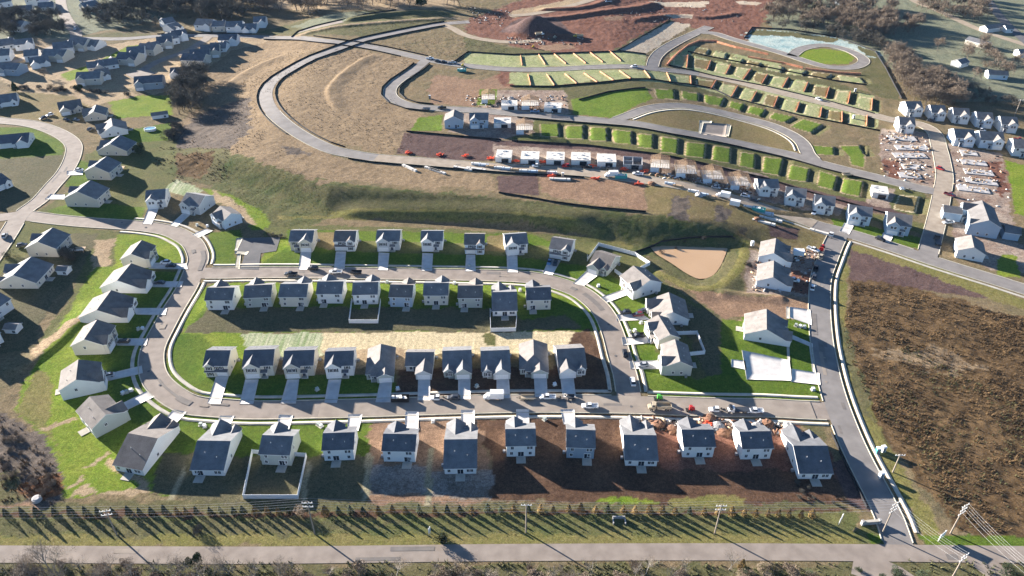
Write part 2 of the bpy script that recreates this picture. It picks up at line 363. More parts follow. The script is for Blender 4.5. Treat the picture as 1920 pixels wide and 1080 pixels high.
cov('dry', zo('70 806 140 778 146 783 72 812')); cov('dry', zo('122 912 205 850 210 855 128 916')); cov('dry', zo('210 860 290 920 250 930 130 930')); cov('bright', zo('150 885 200 870 260 915 180 925'))
cov('dry', zo('50 660 160 585 170 590 60 676'))
cov('purple', zo('-60 740 20 790 80 830 120 900 115 950 60 945 -60 930')); cov('rust', zo('45 905 110 890 120 920 60 935')); cov('olive', zo('-60 890 40 890 60 940 -60 940'))
cov('pale', zo('-60 950 60 945 110 950 80 965 -60 975'))
cov('dormant', zo('300 850 690 855 680 940 440 950 290 925'))
# south row yards
cov('pale', zo('700 786 880 782 905 790 920 900 915 940 680 945 685 880'))
cov('greystraw', zo('695 870 800 872 795 925 688 925')); cov('greystraw', zo('806 880 926 880 918 936 800 930'))
cov('soil', zo('896 784 1150 776 1180 790 1240 870 1240 945 915 938 925 880'))
cov('red', zo('1150 778 1300 782 1480 790 1560 850 1600 930 1560 945 1240 945 1230 860')); cov('soil', zo('1180 880 1560 880 1600 945 1200 945'))
cov('site', zo('1180 785 1460 785 1480 815 1400 815 1250 805 1180 805')); cov('olive', zo('1490 790 1540 795 1560 830 1520 810'))
cov('plow', zo('1560 870 1600 850 1640 960 1590 945'))
cov('matting', zo('686 850 699 850 689 958 676 958')); cov('matting', zo('801 841 812 841 807 956 794 956')); cov('matting', zo('344 873 352 874 326 938 314 938')); cov('matting', zo('574 864 585 864 572 936 560 936'))
cov('olive', zo('-60 958 250 938 460 940 920 945 1240 946 1560 944 1600 962 -60 975')); cov('verge', zo('1250 935 1400 930 1400 948 1250 948')); cov('bright', zo('1100 938 1170 930 1240 940 1180 946'))
cov('soil', zo('-60 962 1600 957 1600 964 -60 970'))
cov('dull', zo('-60 970 1610 962 1600 1000 1560 1012 -60 1008')); cov('olive', zo('-60 975 200 972 600 970 760 985 520 1000 -60 1000'))
cov('verge', zo('-60 1004 1600 1000 1660 1015 1600 1023 -60 1027'))
cov('olive', zo('-80 1056 2000 1056 2000 1160 -80 1160'))
# east
cov('lawn', zo('1352 598 1392 602 1470 650 1530 720 1540 750 1230 745 1300 715 1352 700')); cov('lawn', zo('1390 590 1540 590 1545 740 1400 720'))
cov('pale', zo('1280 540 1400 560 1535 556 1535 596 1480 600 1400 592 1350 596')); cov('site', zo('1400 470 1545 470 1535 560 1400 550'))
cov('red', zo('1470 510 1530 505 1530 555 1470 545'))
cov('scrub', zo('1600 540 1700 545 1800 570 1940 600 1990 1020 1800 1000 1700 870 1630 780 1590 700 1580 620'))
cov('plow', zo('1595 462 1700 485 1800 515 1850 560 1700 540 1590 528')); cov('scrub', zo('1592 525 1700 540 1850 575 1860 600 1650 590 1590 570'))
cov('verge', zo('1577 470 1590 470 1586 560 1590 620 1620 720 1660 820 1720 920 1765 1005 1730 1005 1660 880 1600 760 1572 640 1565 540'))
cov('olive', zo('1575 590 1592 620 1632 760 1640 800 1620 780 1580 680')); cov('verge', zo('1590 458 1740 490 1990 590 1990 610 1740 515 1600 470'))
cov('tan', zo('1640 660 1760 650 1850 690 1800 700 1700 680')); cov('lawn', zo('1720 1004 1990 1004 1990 1026 1740 1026'))
cov('lawn', zo('1560 408 1750 450 1730 468 1690 460 1560 425')); cov('dull', zo('1580 390 1740 420 1740 440 1600 405'))
cov('dull', zo('1610 985 1660 985 1655 1020 1605 1020')); cov('lawn', zo('1625 1000 1660 1000 1645 1020 1635 1020'))
# pads: (quad, rise, cover)
PADS = []
def pad(s, rise=1.3, c='pad'):
    p = zo(s); PADS.append((GP(p), rise, c))
for s in ['1012 232 1049 232 1049 257 1014 256','1059 235 1095 235 1095 261 1061 261','1105 237 1139 239 1139 265 1106 265','1147 242 1185 246 1186 271 1149 269',
 '1195 250 1226 252 1225 279 1196 277','1238 255 1273 260 1271 289 1239 286','1285 265 1325 270 1322 297 1284 293','1337 272 1372 277 1370 307 1333 301',
 '1389 284 1417 289 1416 317 1384 312','1432 293 1470 297 1462 330 1427 324','1482 308 1519 316 1514 341 1474 337','1537 319 1572 330 1564 357 1530 349','1580 333 1620 340 1614 370 1575 362']: pad(s, 1.15)
for s in ['1685 365 1725 369 1717 400 1675 392','1750 485 1752 486 1751 488 1750 487']: pad(s, 1.2, 'padbrown')
for s in ['1225 166 1264 168 1266 187 1230 185','1277 170 1312 175 1310 190 1280 186','1320 176 1360 184 1351 200 1321 194','1370 189 1397 195 1389 209 1366 201','1406 197 1437 205 1427 219 1400 211',
 '1450 210 1492 219 1472 230 1440 222','1505 222 1545 233 1520 250 1480 237','1522 272 1565 276 1565 291 1528 290','1572 272 1612 272 1624 293 1621 316 1595 310 1590 290']: pad(s, 1.05)
LOTN = ['1264 104 1291 104 1289 127 1262 122','1301 109 1334 114 1327 131 1300 126','1341 119 1371 122 1362 139 1340 134','1382 126 1409 130 1395 149 1377 141','1415 135 1440 140 1430 157 1412 151',
 '1445 144 1479 146 1469 164 1440 157','1484 151 1516 155 1509 172 1477 167','1527 161 1556 164 1550 184 1524 177','1570 171 1596 172 1591 195 1565 187','1612 180 1637 185 1635 207 1610 200']
LOTU = ['1302 88 1330 93 1325 102 1300 97','1340 97 1365 100 1358 109 1335 105','1365 107 1395 111 1390 119 1362 115','1402 113 1428 118 1424 126 1398 122','1440 122 1470 126 1464 136 1436 131','1480 129 1512 132 1505 142 1474 139','1524 135 1562 139 1550 148 1515 145','1570 141 1615 146 1622 156 1575 152']
LOTS = ['1265 145 1296 143 1297 159 1267 156','1305 150 1344 151 1334 167 1307 162','1355 159 1384 162 1373 181 1350 174','1390 170 1420 172 1410 190 1385 184','1438 176 1460 181 1452 201 1430 195','1470 186 1500 192 1494 210 1460 204','1512 197 1542 202 1539 220 1504 212','1552 206 1580 210 1580 229 1550 222','1592 212 1627 217 1626 237 1590 232']
for i, s in enumerate(LOTN+LOTU+LOTS): pad(s, 1.1, 'padbrown' if i % 3 == 1 else 'lotpale')
# ------------------------------------------------------------------ roads
ROADS = []
def catmull(P, step=3.0):
    P = [np.array(p) for p in P]; out = []
    Q = [2*P[0]-P[1]]+P+[2*P[-1]-P[-2]]
    for i in range(1, len(Q)-2):
        p0, p1, p2, p3 = Q[i-1:i+3]; n = max(2, int(np.linalg.norm(p2-p1)/step))
        for k in range(n):
            t = k/n
            out.append(0.5*(2*p1+(p2-p0)*t+(2*p0-5*p1+4*p2-p3)*t*t+(3*p1-p0-3*p2+p3)*t**3))
    out.append(P[-1]); return np.array(out)
def road(key, px, w, m, closed=False):
    L = catmull(GP(px))
    ROADS.append(dict(key=key, L=L, w=w, m=m)); return L
road('south', zo('1562 771 1490 768 1440 765 1320 763 1200 759 1080 757 960 757 840 760 720 764 600 767 480 769 410 765 356 759 319 739 293 713 284 685 287 654 305 617 326 579 350 540 364 508 372 488 370 473 360 455 340 442 315 432 275 425 225 421 162 417 100 411 40 403'), 8.6, 'asphalt')
road('north', zo('362 512 420 512 480 511 560 511 700 513 840 515 960 518 1020 525 1080 544 1113 566 1135 592 1150 627 1161 667 1172 702 1178 735 1182 758'), 8.4, 'asphalt')
road('main', zo('1696 1042 1683 1016 1668 972 1650 935 1630 897 1607 852 1590 814 1572 767 1560 730 1550 690 1541 640 1537 590 1537 545 1541 515 1552 485 1563 458 1572 440'), 8.2, 'asphalt_hill')
road('highway', zo('-200 1040 0 1039 480 1041 960 1036 1440 1035 1920 1040 2150 1043'), 5.6, 'asphalt')
road('spur', zo('1600 1052 1680 1085 1740 1130'), 9.0, 'asphalt'); road('spur2', zo('1830 1045 1880 1085 1910 1130'), 7.0, 'asphalt')
road('west', zo('-40 222 0 226 50 231 87 240 120 255 138 272 136 295 122 322 100 347 75 375 40 402 15 440 -5 470 -40 520'), 8.4, 'asphalt')
road('westarm', zo('-60 410 0 408 40 402'), 8.0, 'asphalt')
road('upper', zo('1990 565 1915 541 1865 525 1790 502 1740 486 1690 469 1640 453 1590 438 1540 425 1490 408 1435 391 1372 372 1322 357 1272 347 1222 339 1170 332 1110 325 1060 321 960 316 855 308 780 302 705 296 655 288 617 279 575 259 537 234 512 211 500 190 500 170 514 150 545 130 582 110 620 96 655 83 680 75 730 64 780 54 830 45 880 41'), 8.6, 'asphalt_hill')
road('cross', zo('140 72 225 73 300 68 375 67 480 69 555 71 605 76 655 82 705 90 755 101 800 111 842 119 892 125 955 130 1035 130 1110 126 1185 125 1222 129 1285 135 1335 144 1385 154 1440 168 1490 180 1540 192 1590 204 1640 217 1677 226 1727 234 1752 250 1761 277 1767 302 1771 332 1766 365 1760 395 1753 425 1745 455 1738 484'), 8.2, 'asphalt_hill')
road('bend', zo('800 112 776 132 750 149 733 165 733 180 750 192 780 200 830 204 892 207 955 212 1035 219 1110 225 1172 230 1197 233 1260 245 1335 258 1397 271 1440 281 1490 292 1540 307 1590 320 1640 332 1690 345 1740 357 1768 362'), 8.0, 'asphalt_hill')
road('oval', zo('1150 227 1180 216 1210 205 1247 199 1285 199 1335 207 1385 219 1435 232 1465 243 1490 256 1506 270 1515 288 1530 303'), 8.0, 'asphalt_hill')
road('ridge', zo('1222 130 1228 110 1243 94 1272 77 1300 64 1330 50'), 8.4, 'asphalt_hill')
road('ridgeright', zo('1308 60 1340 63 1375 74 1440 92 1480 104 1515 116 1555 126 1600 126 1620 113 1592 95 1547 85 1505 91 1484 105'), 8.0, 'asphalt_hill')
road('stub', zo('556 71 572 57 600 50 655 38 700 28 760 20'), 7.0, 'asphalt')
road('dirt', zo('830 46 850 54 870 65 905 74 960 79 1015 75'), 7.0, 'gravel_road')
road('farwest', zo('112 -30 115 10 122 30 133 48 142 60 143 72'), 9.0, 'asphalt')
road('estate', zo('392 68 380 78 350 96 310 110 287 120 262 136'), 7.5, 'asphalt'); road('culdesac', zo('256 134 266 140 276 143'), 16, 'asphalt')
road('estatewest', zo('143 72 110 84 70 100 20 118 -40 135'), 7.0, 'asphalt')
road('fareast', zo('1690 -20 1715 2 1752 17 1790 35 1840 57 1915 82 2000 110'), 8.0, 'gravel_road'); road('farhighway', zo('1830 -30 1852 0 1880 37 1920 75 1990 130'), 8.0, 'asphalt_dark')
road('haul', zo('955 30 1000 26 1050 16 1130 -8 1200 -40'), 8.0, 'gravel_road')
RD = {r['key']: r for r in ROADS}
def offset_line(L, off):
    t = np.gradient(L, axis=0); t /= np.linalg.norm(t, axis=1)[:, None]+1e-9
    return L+np.stack([-t[:, 1], t[:, 0]], 1)*off
def dist_to(L, P):
    """distance of points P to polyline L"""
    a = L[:-1]; b = L[1:]; d = b-a; l2 = (d**2).sum(1)+1e-9
    best = np.full(len(P), 1e9)
    for i in range(len(a)):
        t = np.clip(((P-a[i])@d[i])/l2[i], 0, 1)
        best = np.minimum(best, np.hypot(P[:, 0]-a[i, 0]-t*d[i, 0], P[:, 1]-a[i, 1]-t*d[i, 1]))
    return best
def strip(name, L, w, off, m, across=4, thick=0.0, parent=None):
    t = np.gradient(L, axis=0); t /= np.linalg.norm(t, axis=1)[:, None]+1e-9
    nrm = np.stack([-t[:, 1], t[:, 0]], 1); n = len(L); V = []; ks = np.linspace(-0.5, 0.5, across+1)
    for k in ks:
        p = L+nrm*w*k; V.append(np.column_stack([p, base(p[:, 0], p[:, 1])+off]))
    cols = len(ks)
    if thick:
        for k in (0.5, -0.5):
            p = L+nrm*w*k; V.append(np.column_stack([p, base(p[:, 0], p[:, 1])+off-thick]))
        cols += 2
    V = np.concatenate(V); F = []
    for c in range(cols if thick else cols-1):
        c2 = (c+1) % cols
        i = np.arange(n-1)
        F.append(np.column_stack([c*n+i, c*n+i+1, c2*n+i+1, c2*n+i])[:, ::-1])
    o = npmesh(name, V, np.concatenate(F), [m], parent)
    return tag(o, kind='structure')
for i, r in enumerate(ROADS):
    nm = 'highway' if r['key'] in ('highway', 'farhighway') else ('dirt_road' if r['m'] == 'gravel_road' else 'road')
    strip(nm, r['L'], r['w'], 0.05+0.005*i, M[r['m']])
def film(key, lo, hi, name, m, k=.96):
    r = RD[key]; n = len(r['L']); strip(name, r['L'][int(lo*n):int(hi*n)], r['w']*k, 0.162, m)
film('upper', .14, .47, 'dirt_road', M['road_dust']); film('cross', .62, .97, 'dirt_road', M['road_dust']); film('south', .02, .42, 'dirt_road', M['road_thin_dust'])
def side(key, off, w, z, m, name, thick, lo=0.0, hi=1.0, gap=0.4):
    """a kerb or pavement along a road, broken where another road crosses it"""
    r = RD[key]; L = r['L']; n = len(L); L = offset_line(L, off)[int(lo*n):max(2, int(hi*n))]
    ok = np.ones(len(L), bool)
    for q in ROADS:
        ok &= dist_to(q['L'], L) > q['w']/2+gap-(0.35 if q['key'] == key else 0)-(0.8 if name == 'kerb' else 0)*0
    i = 0
    while i < len(L):
        if ok[i]:
            j = i
            while j+1 < len(L) and ok[j+1]: j += 1
            if j-i >= 3: strip(name, L[i:j+1], w, z, m, 1, thick)
            i = j+1
        else: i += 1
for key, lo, hi in (('south',0,1),('north',0,1),('main',0.05,1),('upper',0.0,0.62),('bend',0.1,1),('oval',0,1),('cross',0.3,1),('west',0,1),('ridgeright',0,1),('ridge',0,1)):
    w = RD[key]['w']/2
    for s in (1, -1): side(key, s*(w+0.2), 0.38, 0.2, M['curb'], 'kerb', 0.25, lo, hi, 0.15)
for key, lo, hi, s in (('south',0,.88,1),('south',0,.88,-1),('north',.02,.99,1),('north',.02,.99,-1),('main',.04,1,-1),('oval',0,1,-1),('upper',0,.2,1)):
    w = RD[key]['w']/2
    side(key, s*(w+2.2), 1.35, 0.14, M['concrete'], 'sidewalk', 0.2, lo, hi, 0.6)
def patch(name, px, z, m, n=5):
    """a paved quad laid over the ground"""
    q = [np.array(p) for p in GP(px)]
    if len(q) != 4:
        V = np.array([(p[0], p[1], base1(*p)+z) for p in q])
        me = bpy.data.meshes.new(name); me.from_pydata([tuple(v) for v in V]+[(v[0], v[1], v[2]-0.3) for v in V], [], [tuple(range(len(V)))]+[(i, len(V)+i, len(V)+(i+1) % len(V), (i+1) % len(V)) for i in range(len(V))])
        me.materials.append(m); o = bpy.data.objects.new(name, me); C.objects.link(o)
        return tag(o, kind='structure')
    V = []
    for j in range(n+1):
        for i in range(n+1):
            u = i/n; v = j/n
            p = (q[0]*(1-u)+q[1]*u)*(1-v)+(q[3]*(1-u)+q[2]*u)*v
            V.append((p[0], p[1], base1(*p)+z))
    F = [(j*(n+1)+i, (j+1)*(n+1)+i, (j+1)*(n+1)+i+1, j*(n+1)+i+1) for j in range(n) for i in range(n)]
    # downturned edge so the slab has a thickness
    ring = [(0, i) for i in range(n)]+[(j, n) for j in range(n)]+[(n, i) for i in range(n, 0, -1)]+[(j, 0) for j in range(n, 0, -1)]
    b = len(V)
    for j, i in ring: v = V[j*(n+1)+i]; V.append((v[0], v[1], v[2]-0.2))
    k = len(ring)
    for a in range(k):
        c = (a+1) % k; F.append((ring[a][0]*(n+1)+ring[a][1], b+a, b+c, ring[c][0]*(n+1)+ring[c][1]))
    o = npmesh(name, np.array(V), np.array(F), [m]); return tag(o, kind='structure')
DRV = '''564 472 584 472 580 506 559 506|630 472 649 472 646 505 626 505|710 474 730 475 727 507 708 507|792 475 812 476 810 508 790 508|874 478 891 478 892 509 872 509|950 479 970 480 971 511 951 511|1030 485 1051 489 1036 516 1017 514|1104 504 1122 516 1094 537 1074 532|1175 541 1182 551 1137 568 1125 558|1202 588 1220 600 1156 602 1155 590|1222 631 1222 643 1168 648 1165 633|1232 676 1242 692 1182 692 1180 678|405 706 429 706 413 758 389 757|460 712 485 712 475 758 449 758|539 712 561 712 555 757 526 757|616 712 640 712 632 756 608 756|714 710 736 710 732 755 704 755|784 707 807 707 806 751 783 751|859 705 882 705 882 749 859 749|931 705 954 705 957 747 931 747|1001 704 1025 704 1027 745 1003 745|1050 704 1075 704 1080 745 1055 745|295 805 314 812 350 773 325 768|229 757 236 770 290 744 275 734|402 812 425 812 440 780 412 780|517 812 540 812 550 779 523 778|651 808 672 808 680 777 653 777|759 806 784 808 785 772 760 772|865 805 890 805 890 769 864 769|967 800 992 800 992 768 968 768|1057 796 1079 796 1077 768 1050 768|279 493 279 504 352 505 350 494|273 528 273 538 340 539 344 528|250 578 255 590 310 591 314 578|219 635 219 648 274 648 278 635|196 703 200 715 268 700 266 686|277 393 297 393 284 421 267 420|344 399 358 402 331 426 318 423|387 429 399 433 372 446 360 440|95 364 122 365 122 374 84 374|125 321 156 319 155 328 125 329|1481 576 1519 581 1522 610 1481 596|1398 605 1396 622 1391 620 1393 606|1480 676 1484 714 1400 712 1391 657|1371 674 1371 688 1400 694 1397 677|1484 692 1536 700 1538 722 1483 716|1475 624 1524 645 1524 652 1475 632|1583 418 1600 424 1592 440 1574 434|1656 436 1676 440 1668 456 1650 450'''
for s in DRV.split('|'): patch('driveway', zo(s), 0.19, M['concrete_new'])
patch('parking_lot', zo('455 447 526 444 518 471 489 475 485 506 451 505 460 473 443 471'), 0.10, M['asphalt_dark'])
patch('parking_lot', zo('1317 229 1368 233 1362 257 1312 252'), 0.10, M['asphalt'])
for s in ('443 447 456 446 444 471 440 471|441 470 467 472 462 478 440 476|445 476 452 476 449 505 440 502|1312 227 1320 227 1314 251 1309 250|1311 226 1335 227 1334 231 1311 231|1363 233 1371 235 1366 256 1360 255').split('|'): patch('sidewalk', zo(s), 0.16, M['curb'])
patch('sidewalk', zo('1474 575 1480 576 1480 598 1474 597'), 0.14, M['concrete']); patch('sidewalk', zo('1516 642 1523 644 1530 700 1524 700'), 0.14, M['concrete']); patch('sidewalk', zo('1474 622 1479 622 1481 678 1476 677'), 0.14, M['concrete'])
# worn patches and manhole covers in the carriageways
for i in range(46):
    r = ROADS[(0, 1, 2, 0, 6, 8, 0, 1, 9, 2, 3)[i % 11]]; k = random.randrange(12, len(r['L'])-12); L = offset_line(r['L'], random.uniform(-.3, .3)*r['w'])[k:k+random.choice((2, 3, 5))]
    strip('road_patch', L, random.uniform(.8, 2.4), 0.0006*i + (0.166 if r['key'] in ('south', 'upper', 'cross') else 0.064+0.005*ROADS.index(r)), M['asphalt_patch' if i % 3 else 'road_thin_dust'], 1)
for i in range(24):
    r = ROADS[(0, 1, 0, 2, 1, 6)[i % 6]]; k = random.randrange(8, len(r['L'])-8); c = offset_line(r['L'], random.uniform(-.25, .25)*r['w'])[k]; z = base1(*c)
    mb = MB(); mb.tube((0, 0, .1), (0, 0, .198 if r['key'] in ('south', 'upper') else .115), .5, .48, 12); tag(mb.build('manhole_cover', [M['road_thin_dust' if i % 2 else 'asphalt_dark']], None, loc=(c[0], c[1], z)), kind='structure')
# pond
PD = catmull(GP(zo('1219 463 1262 456 1345 452 1366 454 1363 470 1350 500 1334 518 1312 523 1288 513 1258 493 1232 477 1219 463')), 2.0)
V = [(p[0], p[1], 0.0) for p in PD[:-1]]
me = bpy.data.meshes.new('pond'); me.from_pydata([(v[0], v[1], base1(v[0], v[1])*0.0+0.02) for v in V], [], [tuple(range(len(V)))]); me.materials.append(M['water'])
POND = bpy.data.objects.new('pond', me); C.objects.link(POND); tag(POND, kind='structure')
# ------------------------------------------------------------------ ground sheet
def inpoly(P, X, Y):
    P = np.array(P); r = np.zeros(X.shape, bool); n = len(P); j = n-1
    for i in range(n):
        xi, yi = P[i]; xj, yj = P[j]
        if yi != yj:
            c = ((yi > Y) != (yj > Y)) & (X < (xj-xi)*(Y-yi)/(yj-yi)+xi); r ^= c
        j = i
    return r
def grow(a, end, s, k=1.3):
    out = []; x = a; d = s
    while (x < end if s > 0 else x > end): x += d; d *= k; out.append(x)
    return out
gx = list(np.arange(-400, 400.1, 0.9)); gx = grow(-400, -3500, -1.2, 1.12)[::-1]+gx+grow(400, 3500, 1.2, 1.12)
gy = list(np.arange(98, 262, 0.7))+list(np.arange(262, 420, 1.0))+list(np.arange(420, 780, 1.8)); gy = grow(98, -1500, -1.0, 1.3)[::-1]+gy+grow(778.5, 5000, 3.0, 1.15)
gx = np.array(gx); gy = np.array(gy); nx = len(gx); ny = len(gy)
X, Y = np.meshgrid(gx, gy)
J1 = vnoise(X, Y, 5.0, 3)-.5; J2 = vnoise(X, Y, 5.0, 4)-.5; J3 = vnoise(X, Y, 1.6, 5)-.5; J4 = vnoise(X, Y, 1.6, 6)-.5
def block(x0, x1, y0, y1):
    return slice(max(0, np.searchsorted(gy, y0)-1), np.searchsorted(gy, y1)+1), slice(max(0, np.searchsorted(gx, x0)-1), np.searchsorted(gx, x1)+1)
C1 = np.empty(X.shape+(3,)); C2 = np.empty_like(C1); A = np.empty(X.shape); Sx = np.zeros(X.shape)
c1, c2, am, jt = LC['meadow']; C1[:] = c1; C2[:] = c2; A[:] = am
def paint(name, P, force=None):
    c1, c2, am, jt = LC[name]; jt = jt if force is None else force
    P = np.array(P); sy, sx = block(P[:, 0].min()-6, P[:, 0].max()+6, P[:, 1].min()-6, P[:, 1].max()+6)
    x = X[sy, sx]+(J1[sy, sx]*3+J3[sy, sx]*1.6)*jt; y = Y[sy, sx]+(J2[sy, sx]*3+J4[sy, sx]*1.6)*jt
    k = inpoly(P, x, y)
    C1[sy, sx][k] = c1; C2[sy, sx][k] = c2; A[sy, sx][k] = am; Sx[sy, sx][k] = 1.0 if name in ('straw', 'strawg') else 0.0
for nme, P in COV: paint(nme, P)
Zg = base(X, Y)
for P, rise, c in PADS:
    P = np.array(P); paint('dry' if c == 'pad' else 'straw', P, .1); Sx[block(P[:, 0].min()-3, P[:, 0].max()+3, P[:, 1].min()-3, P[:, 1].max()+3)] = 0
    paint(c, P.mean(0)+(P-P.mean(0))*np.array([.88, .90]), .2)
    sy, sx = block(P[:, 0].min()-3, P[:, 0].max()+3, P[:, 1].min()-3, P[:, 1].max()+3)
    x = X[sy, sx]; y = Y[sy, sx]; k = inpoly(P, x, y)
    def sd(a, b):
        d = (b-a)/np.linalg.norm(b-a); return np.abs((x-a[0])*d[1]-(y-a[1])*d[0])
    dl = sd(P[3], P[0]); dt = sd(P[0], P[1]); dr = sd(P[1], P[2]); db = sd(P[2], P[3])
    e = (P[1]-P[0])/np.linalg.norm(P[1]-P[0]); W = 5.2
    Q = np.array([P[1], P[1]+e*W, P[2]+e*W, P[2]]); sy, sx = block(Q[:, 0].min()-3, Q[:, 0].max()+3, Q[:, 1].min()-3, Q[:, 1].max()+3)
    x = X[sy, sx]; y = Y[sy, sx]; k = inpoly(Q, x, y)
    dr = sd(P[1], P[2]); dt = sd(P[0], P[1]); db = sd(P[2], P[3])
    # a swale, shaped to throw a dark shade band, drops away at the right edge of the plot and climbs back to the next one
    Zg[sy, sx] -= np.where(k, rise*1.35*np.clip(1-dr/W, 0, 1)*np.clip(dt/1.2, 0, 1)*np.clip(db/1.2, 0, 1), 0)
    C1[sy, sx][k] = LC['olive'][0]; C2[sy, sx][k] = LC['olive'][1]; A[sy, sx][k] = .06
# cut banks and graded terraces: the ground climbs gently to a line and drops sharply beyond it
def bank(px, h, up, dn, c=None, cw=3.0, side_=1):
    L = catmull(GP(zo(px)), 4.0); P0 = np.array(L); m = up+dn+4
    sy, sx = block(P0[:, 0].min()-m, P0[:, 0].max()+m, P0[:, 1].min()-m, P0[:, 1].max()+m)
    x = X[sy, sx].ravel(); y = Y[sy, sx].ravel(); best = np.full(len(x), 1e9); sg = np.zeros(len(x)); tt = np.zeros(len(x))
    n = len(L)-1
    for i in range(n):
        a = L[i]; d = L[i+1]-a; l = np.linalg.norm(d)+1e-9; t = np.clip(((x-a[0])*d[0]+(y-a[1])*d[1])/l**2, 0, 1)
        ex = x-a[0]-t*d[0]; ey = y-a[1]-t*d[1]; q = np.hypot(ex, ey); k = q < best
        best[k] = q[k]; sg[k] = np.sign(d[0]*ey-d[1]*ex)[k]; tt[k] = ((i+t)/n)[k]
    sd_ = best*sg*side_; ends = sstep(tt/.12)*sstep((1-tt)/.12)
    prof = np.where(sd_ > 0, sstep(1-sd_/up), sstep(1+sd_/dn))*h*ends
    Zg[sy, sx] += prof.reshape(X[sy, sx].shape)
    if c:
        k = ((best < cw*(.7+.6*J1[sy, sx].ravel()+.3))).reshape(X[sy, sx].shape); C1[sy, sx][k] = LC[c][0]; C2[sy, sx][k] = LC[c][1]
bank('712 98 680 112 645 136 620 162 617 182 628 200 650 214', .9, 12, 3, 'tan', 1.5, 1)
pass
bank('620 400 720 402 850 404 960 408 1060 417 1130 436', 1.8, 10, 5, 'verge', 1.5, 1)
bank('1480 560 1420 556 1340 548', .8, 6, 3)
bank('1210 500 1262 528 1310 545 1360 530 1392 490 1396 455', .8, 8, 10, 'verge', 2.0, 1)
bank('640 42 700 32 780 24 850 28', 2.0, 12, 6, None, 2, 1); bank('545 70 640 50 760 40 860 34', 1.2, 12, 6, 'dry', 2, 1)
bank('420 165 470 130 540 100', .7, 10, 4, 'tan', 1.5, -1); bank('960 40 1060 34 1180 18 1240 4', 2.0, 12, 5); bank('1180 40 1260 30 1330 34 1400 24', 1.5, 10, 5); bank('1000 20 1100 14 1160 -4', 1.5, 10, 5)
bank('1560 408 1500 402 1420 392 1330 372', .6, 5, 3); bank('-20 700 40 690 100 650 150 600 180 560', .9, 8, 4, None, 2, 1)
# levelled beside roads, smoothed relief elsewhere
for r in ROADS:
    L = r['L']; w = r['w']/2
    for i in range(0, len(L)-1, 8):
        S = L[i:min(len(L), i+10)]
        sy, sx = block(S[:, 0].min()-w-6, S[:, 0].max()+w+6, S[:, 1].min()-w-6, S[:, 1].max()+w+6)
        x = X[sy, sx]; y = Y[sy, sx]
        if x.size == 0: continue
        d = dist_to(S, np.column_stack([x.ravel(), y.ravel()])).reshape(x.shape)
        A[sy, sx] = np.minimum(A[sy, sx], np.where(d < w+2.5, 0.0, np.where(d < w+5, (d-w-2.5)/2.5*0.3, 9)))
rel = (vnoise(X, Y, 1.7, 11)-.55)*1.0+(vnoise(X, Y, 4.3, 12)-.55)*0.9
far = np.clip((Y-420)/300, 0, 1)
Zg += A*rel*(1+far) - 0.02
# basin under the pond and its bank
kp = inpoly(PD, X, Y)
Zg[kp] -= 0.5
del J1, J2, J3, J4
V = np.column_stack([X.ravel(), Y.ravel(), Zg.ravel()])
ii = np.arange(ny-1)[:, None]*nx+np.arange(nx-1)[None, :]
F = np.stack([ii, ii+1, ii+nx+1, ii+nx], -1).reshape(-1, 4)
m, nt, b = nodes('ground_cover'); L_ = nt.links.new
a1 = nt.nodes.new('ShaderNodeAttribute'); a1.attribute_name = 'cov_a'; a2 = nt.nodes.new('ShaderNodeAttribute'); a2.attribute_name = 'cov_b'; a3 = nt.nodes.new('ShaderNodeAttribute'); a3.attribute_name = 'streak'
tc = nt.nodes.new('ShaderNodeTexCoord')
def nz(scale, det, rough=0.6, vec=None):
    n = nt.nodes.new('ShaderNodeTexNoise'); n.inputs['Scale'].default_value = scale; n.inputs['Detail'].default_value = det; n.inputs['Roughness'].default_value = rough
    L_(vec or tc.outputs['Object'], n.inputs['Vector']); return n.outputs['Fac']
def mth(op, a, bb, clamp=False):
    n = nt.nodes.new('ShaderNodeMath'); n.operation = op; n.use_clamp = clamp
    for i, v in enumerate((a, bb)):
        if isinstance(v, (int, float)): n.inputs[i].default_value = v
        else: L_(v, n.inputs[i])
    return n.outputs[0]
n1 = nz(0.09, 4); n2 = nz(0.9, 6, 0.7)
mp = nt.nodes.new('ShaderNodeMapping'); mp.inputs['Scale'].default_value = (0.7, 0.03, 1); L_(tc.outputs['Object'], mp.inputs[0])
n3 = nz(1.0, 4, 0.6, mp.outputs[0])
f = mth('ADD', mth('MULTIPLY', n1, 0.55), mth('MULTIPLY', n2, 0.45))
mxs = nt.nodes.new('ShaderNodeMix'); L_(a3.outputs['Fac'], mxs.inputs['Factor']); L_(f, mxs.inputs['A']); L_(n3, mxs.inputs['B'])
mr = nt.nodes.new('ShaderNodeMapRange'); mr.inputs[1].default_value = 0.36; mr.inputs[2].default_value = 0.64; L_(mxs.outputs['Result'], mr.inputs[0])
mx = nt.nodes.new('ShaderNodeMix'); mx.data_type = 'RGBA'; L_(mr.outputs[0], mx.inputs['Factor']); L_(a1.outputs['Color'], mx.inputs['A']); L_(a2.outputs['Color'], mx.inputs['B'])
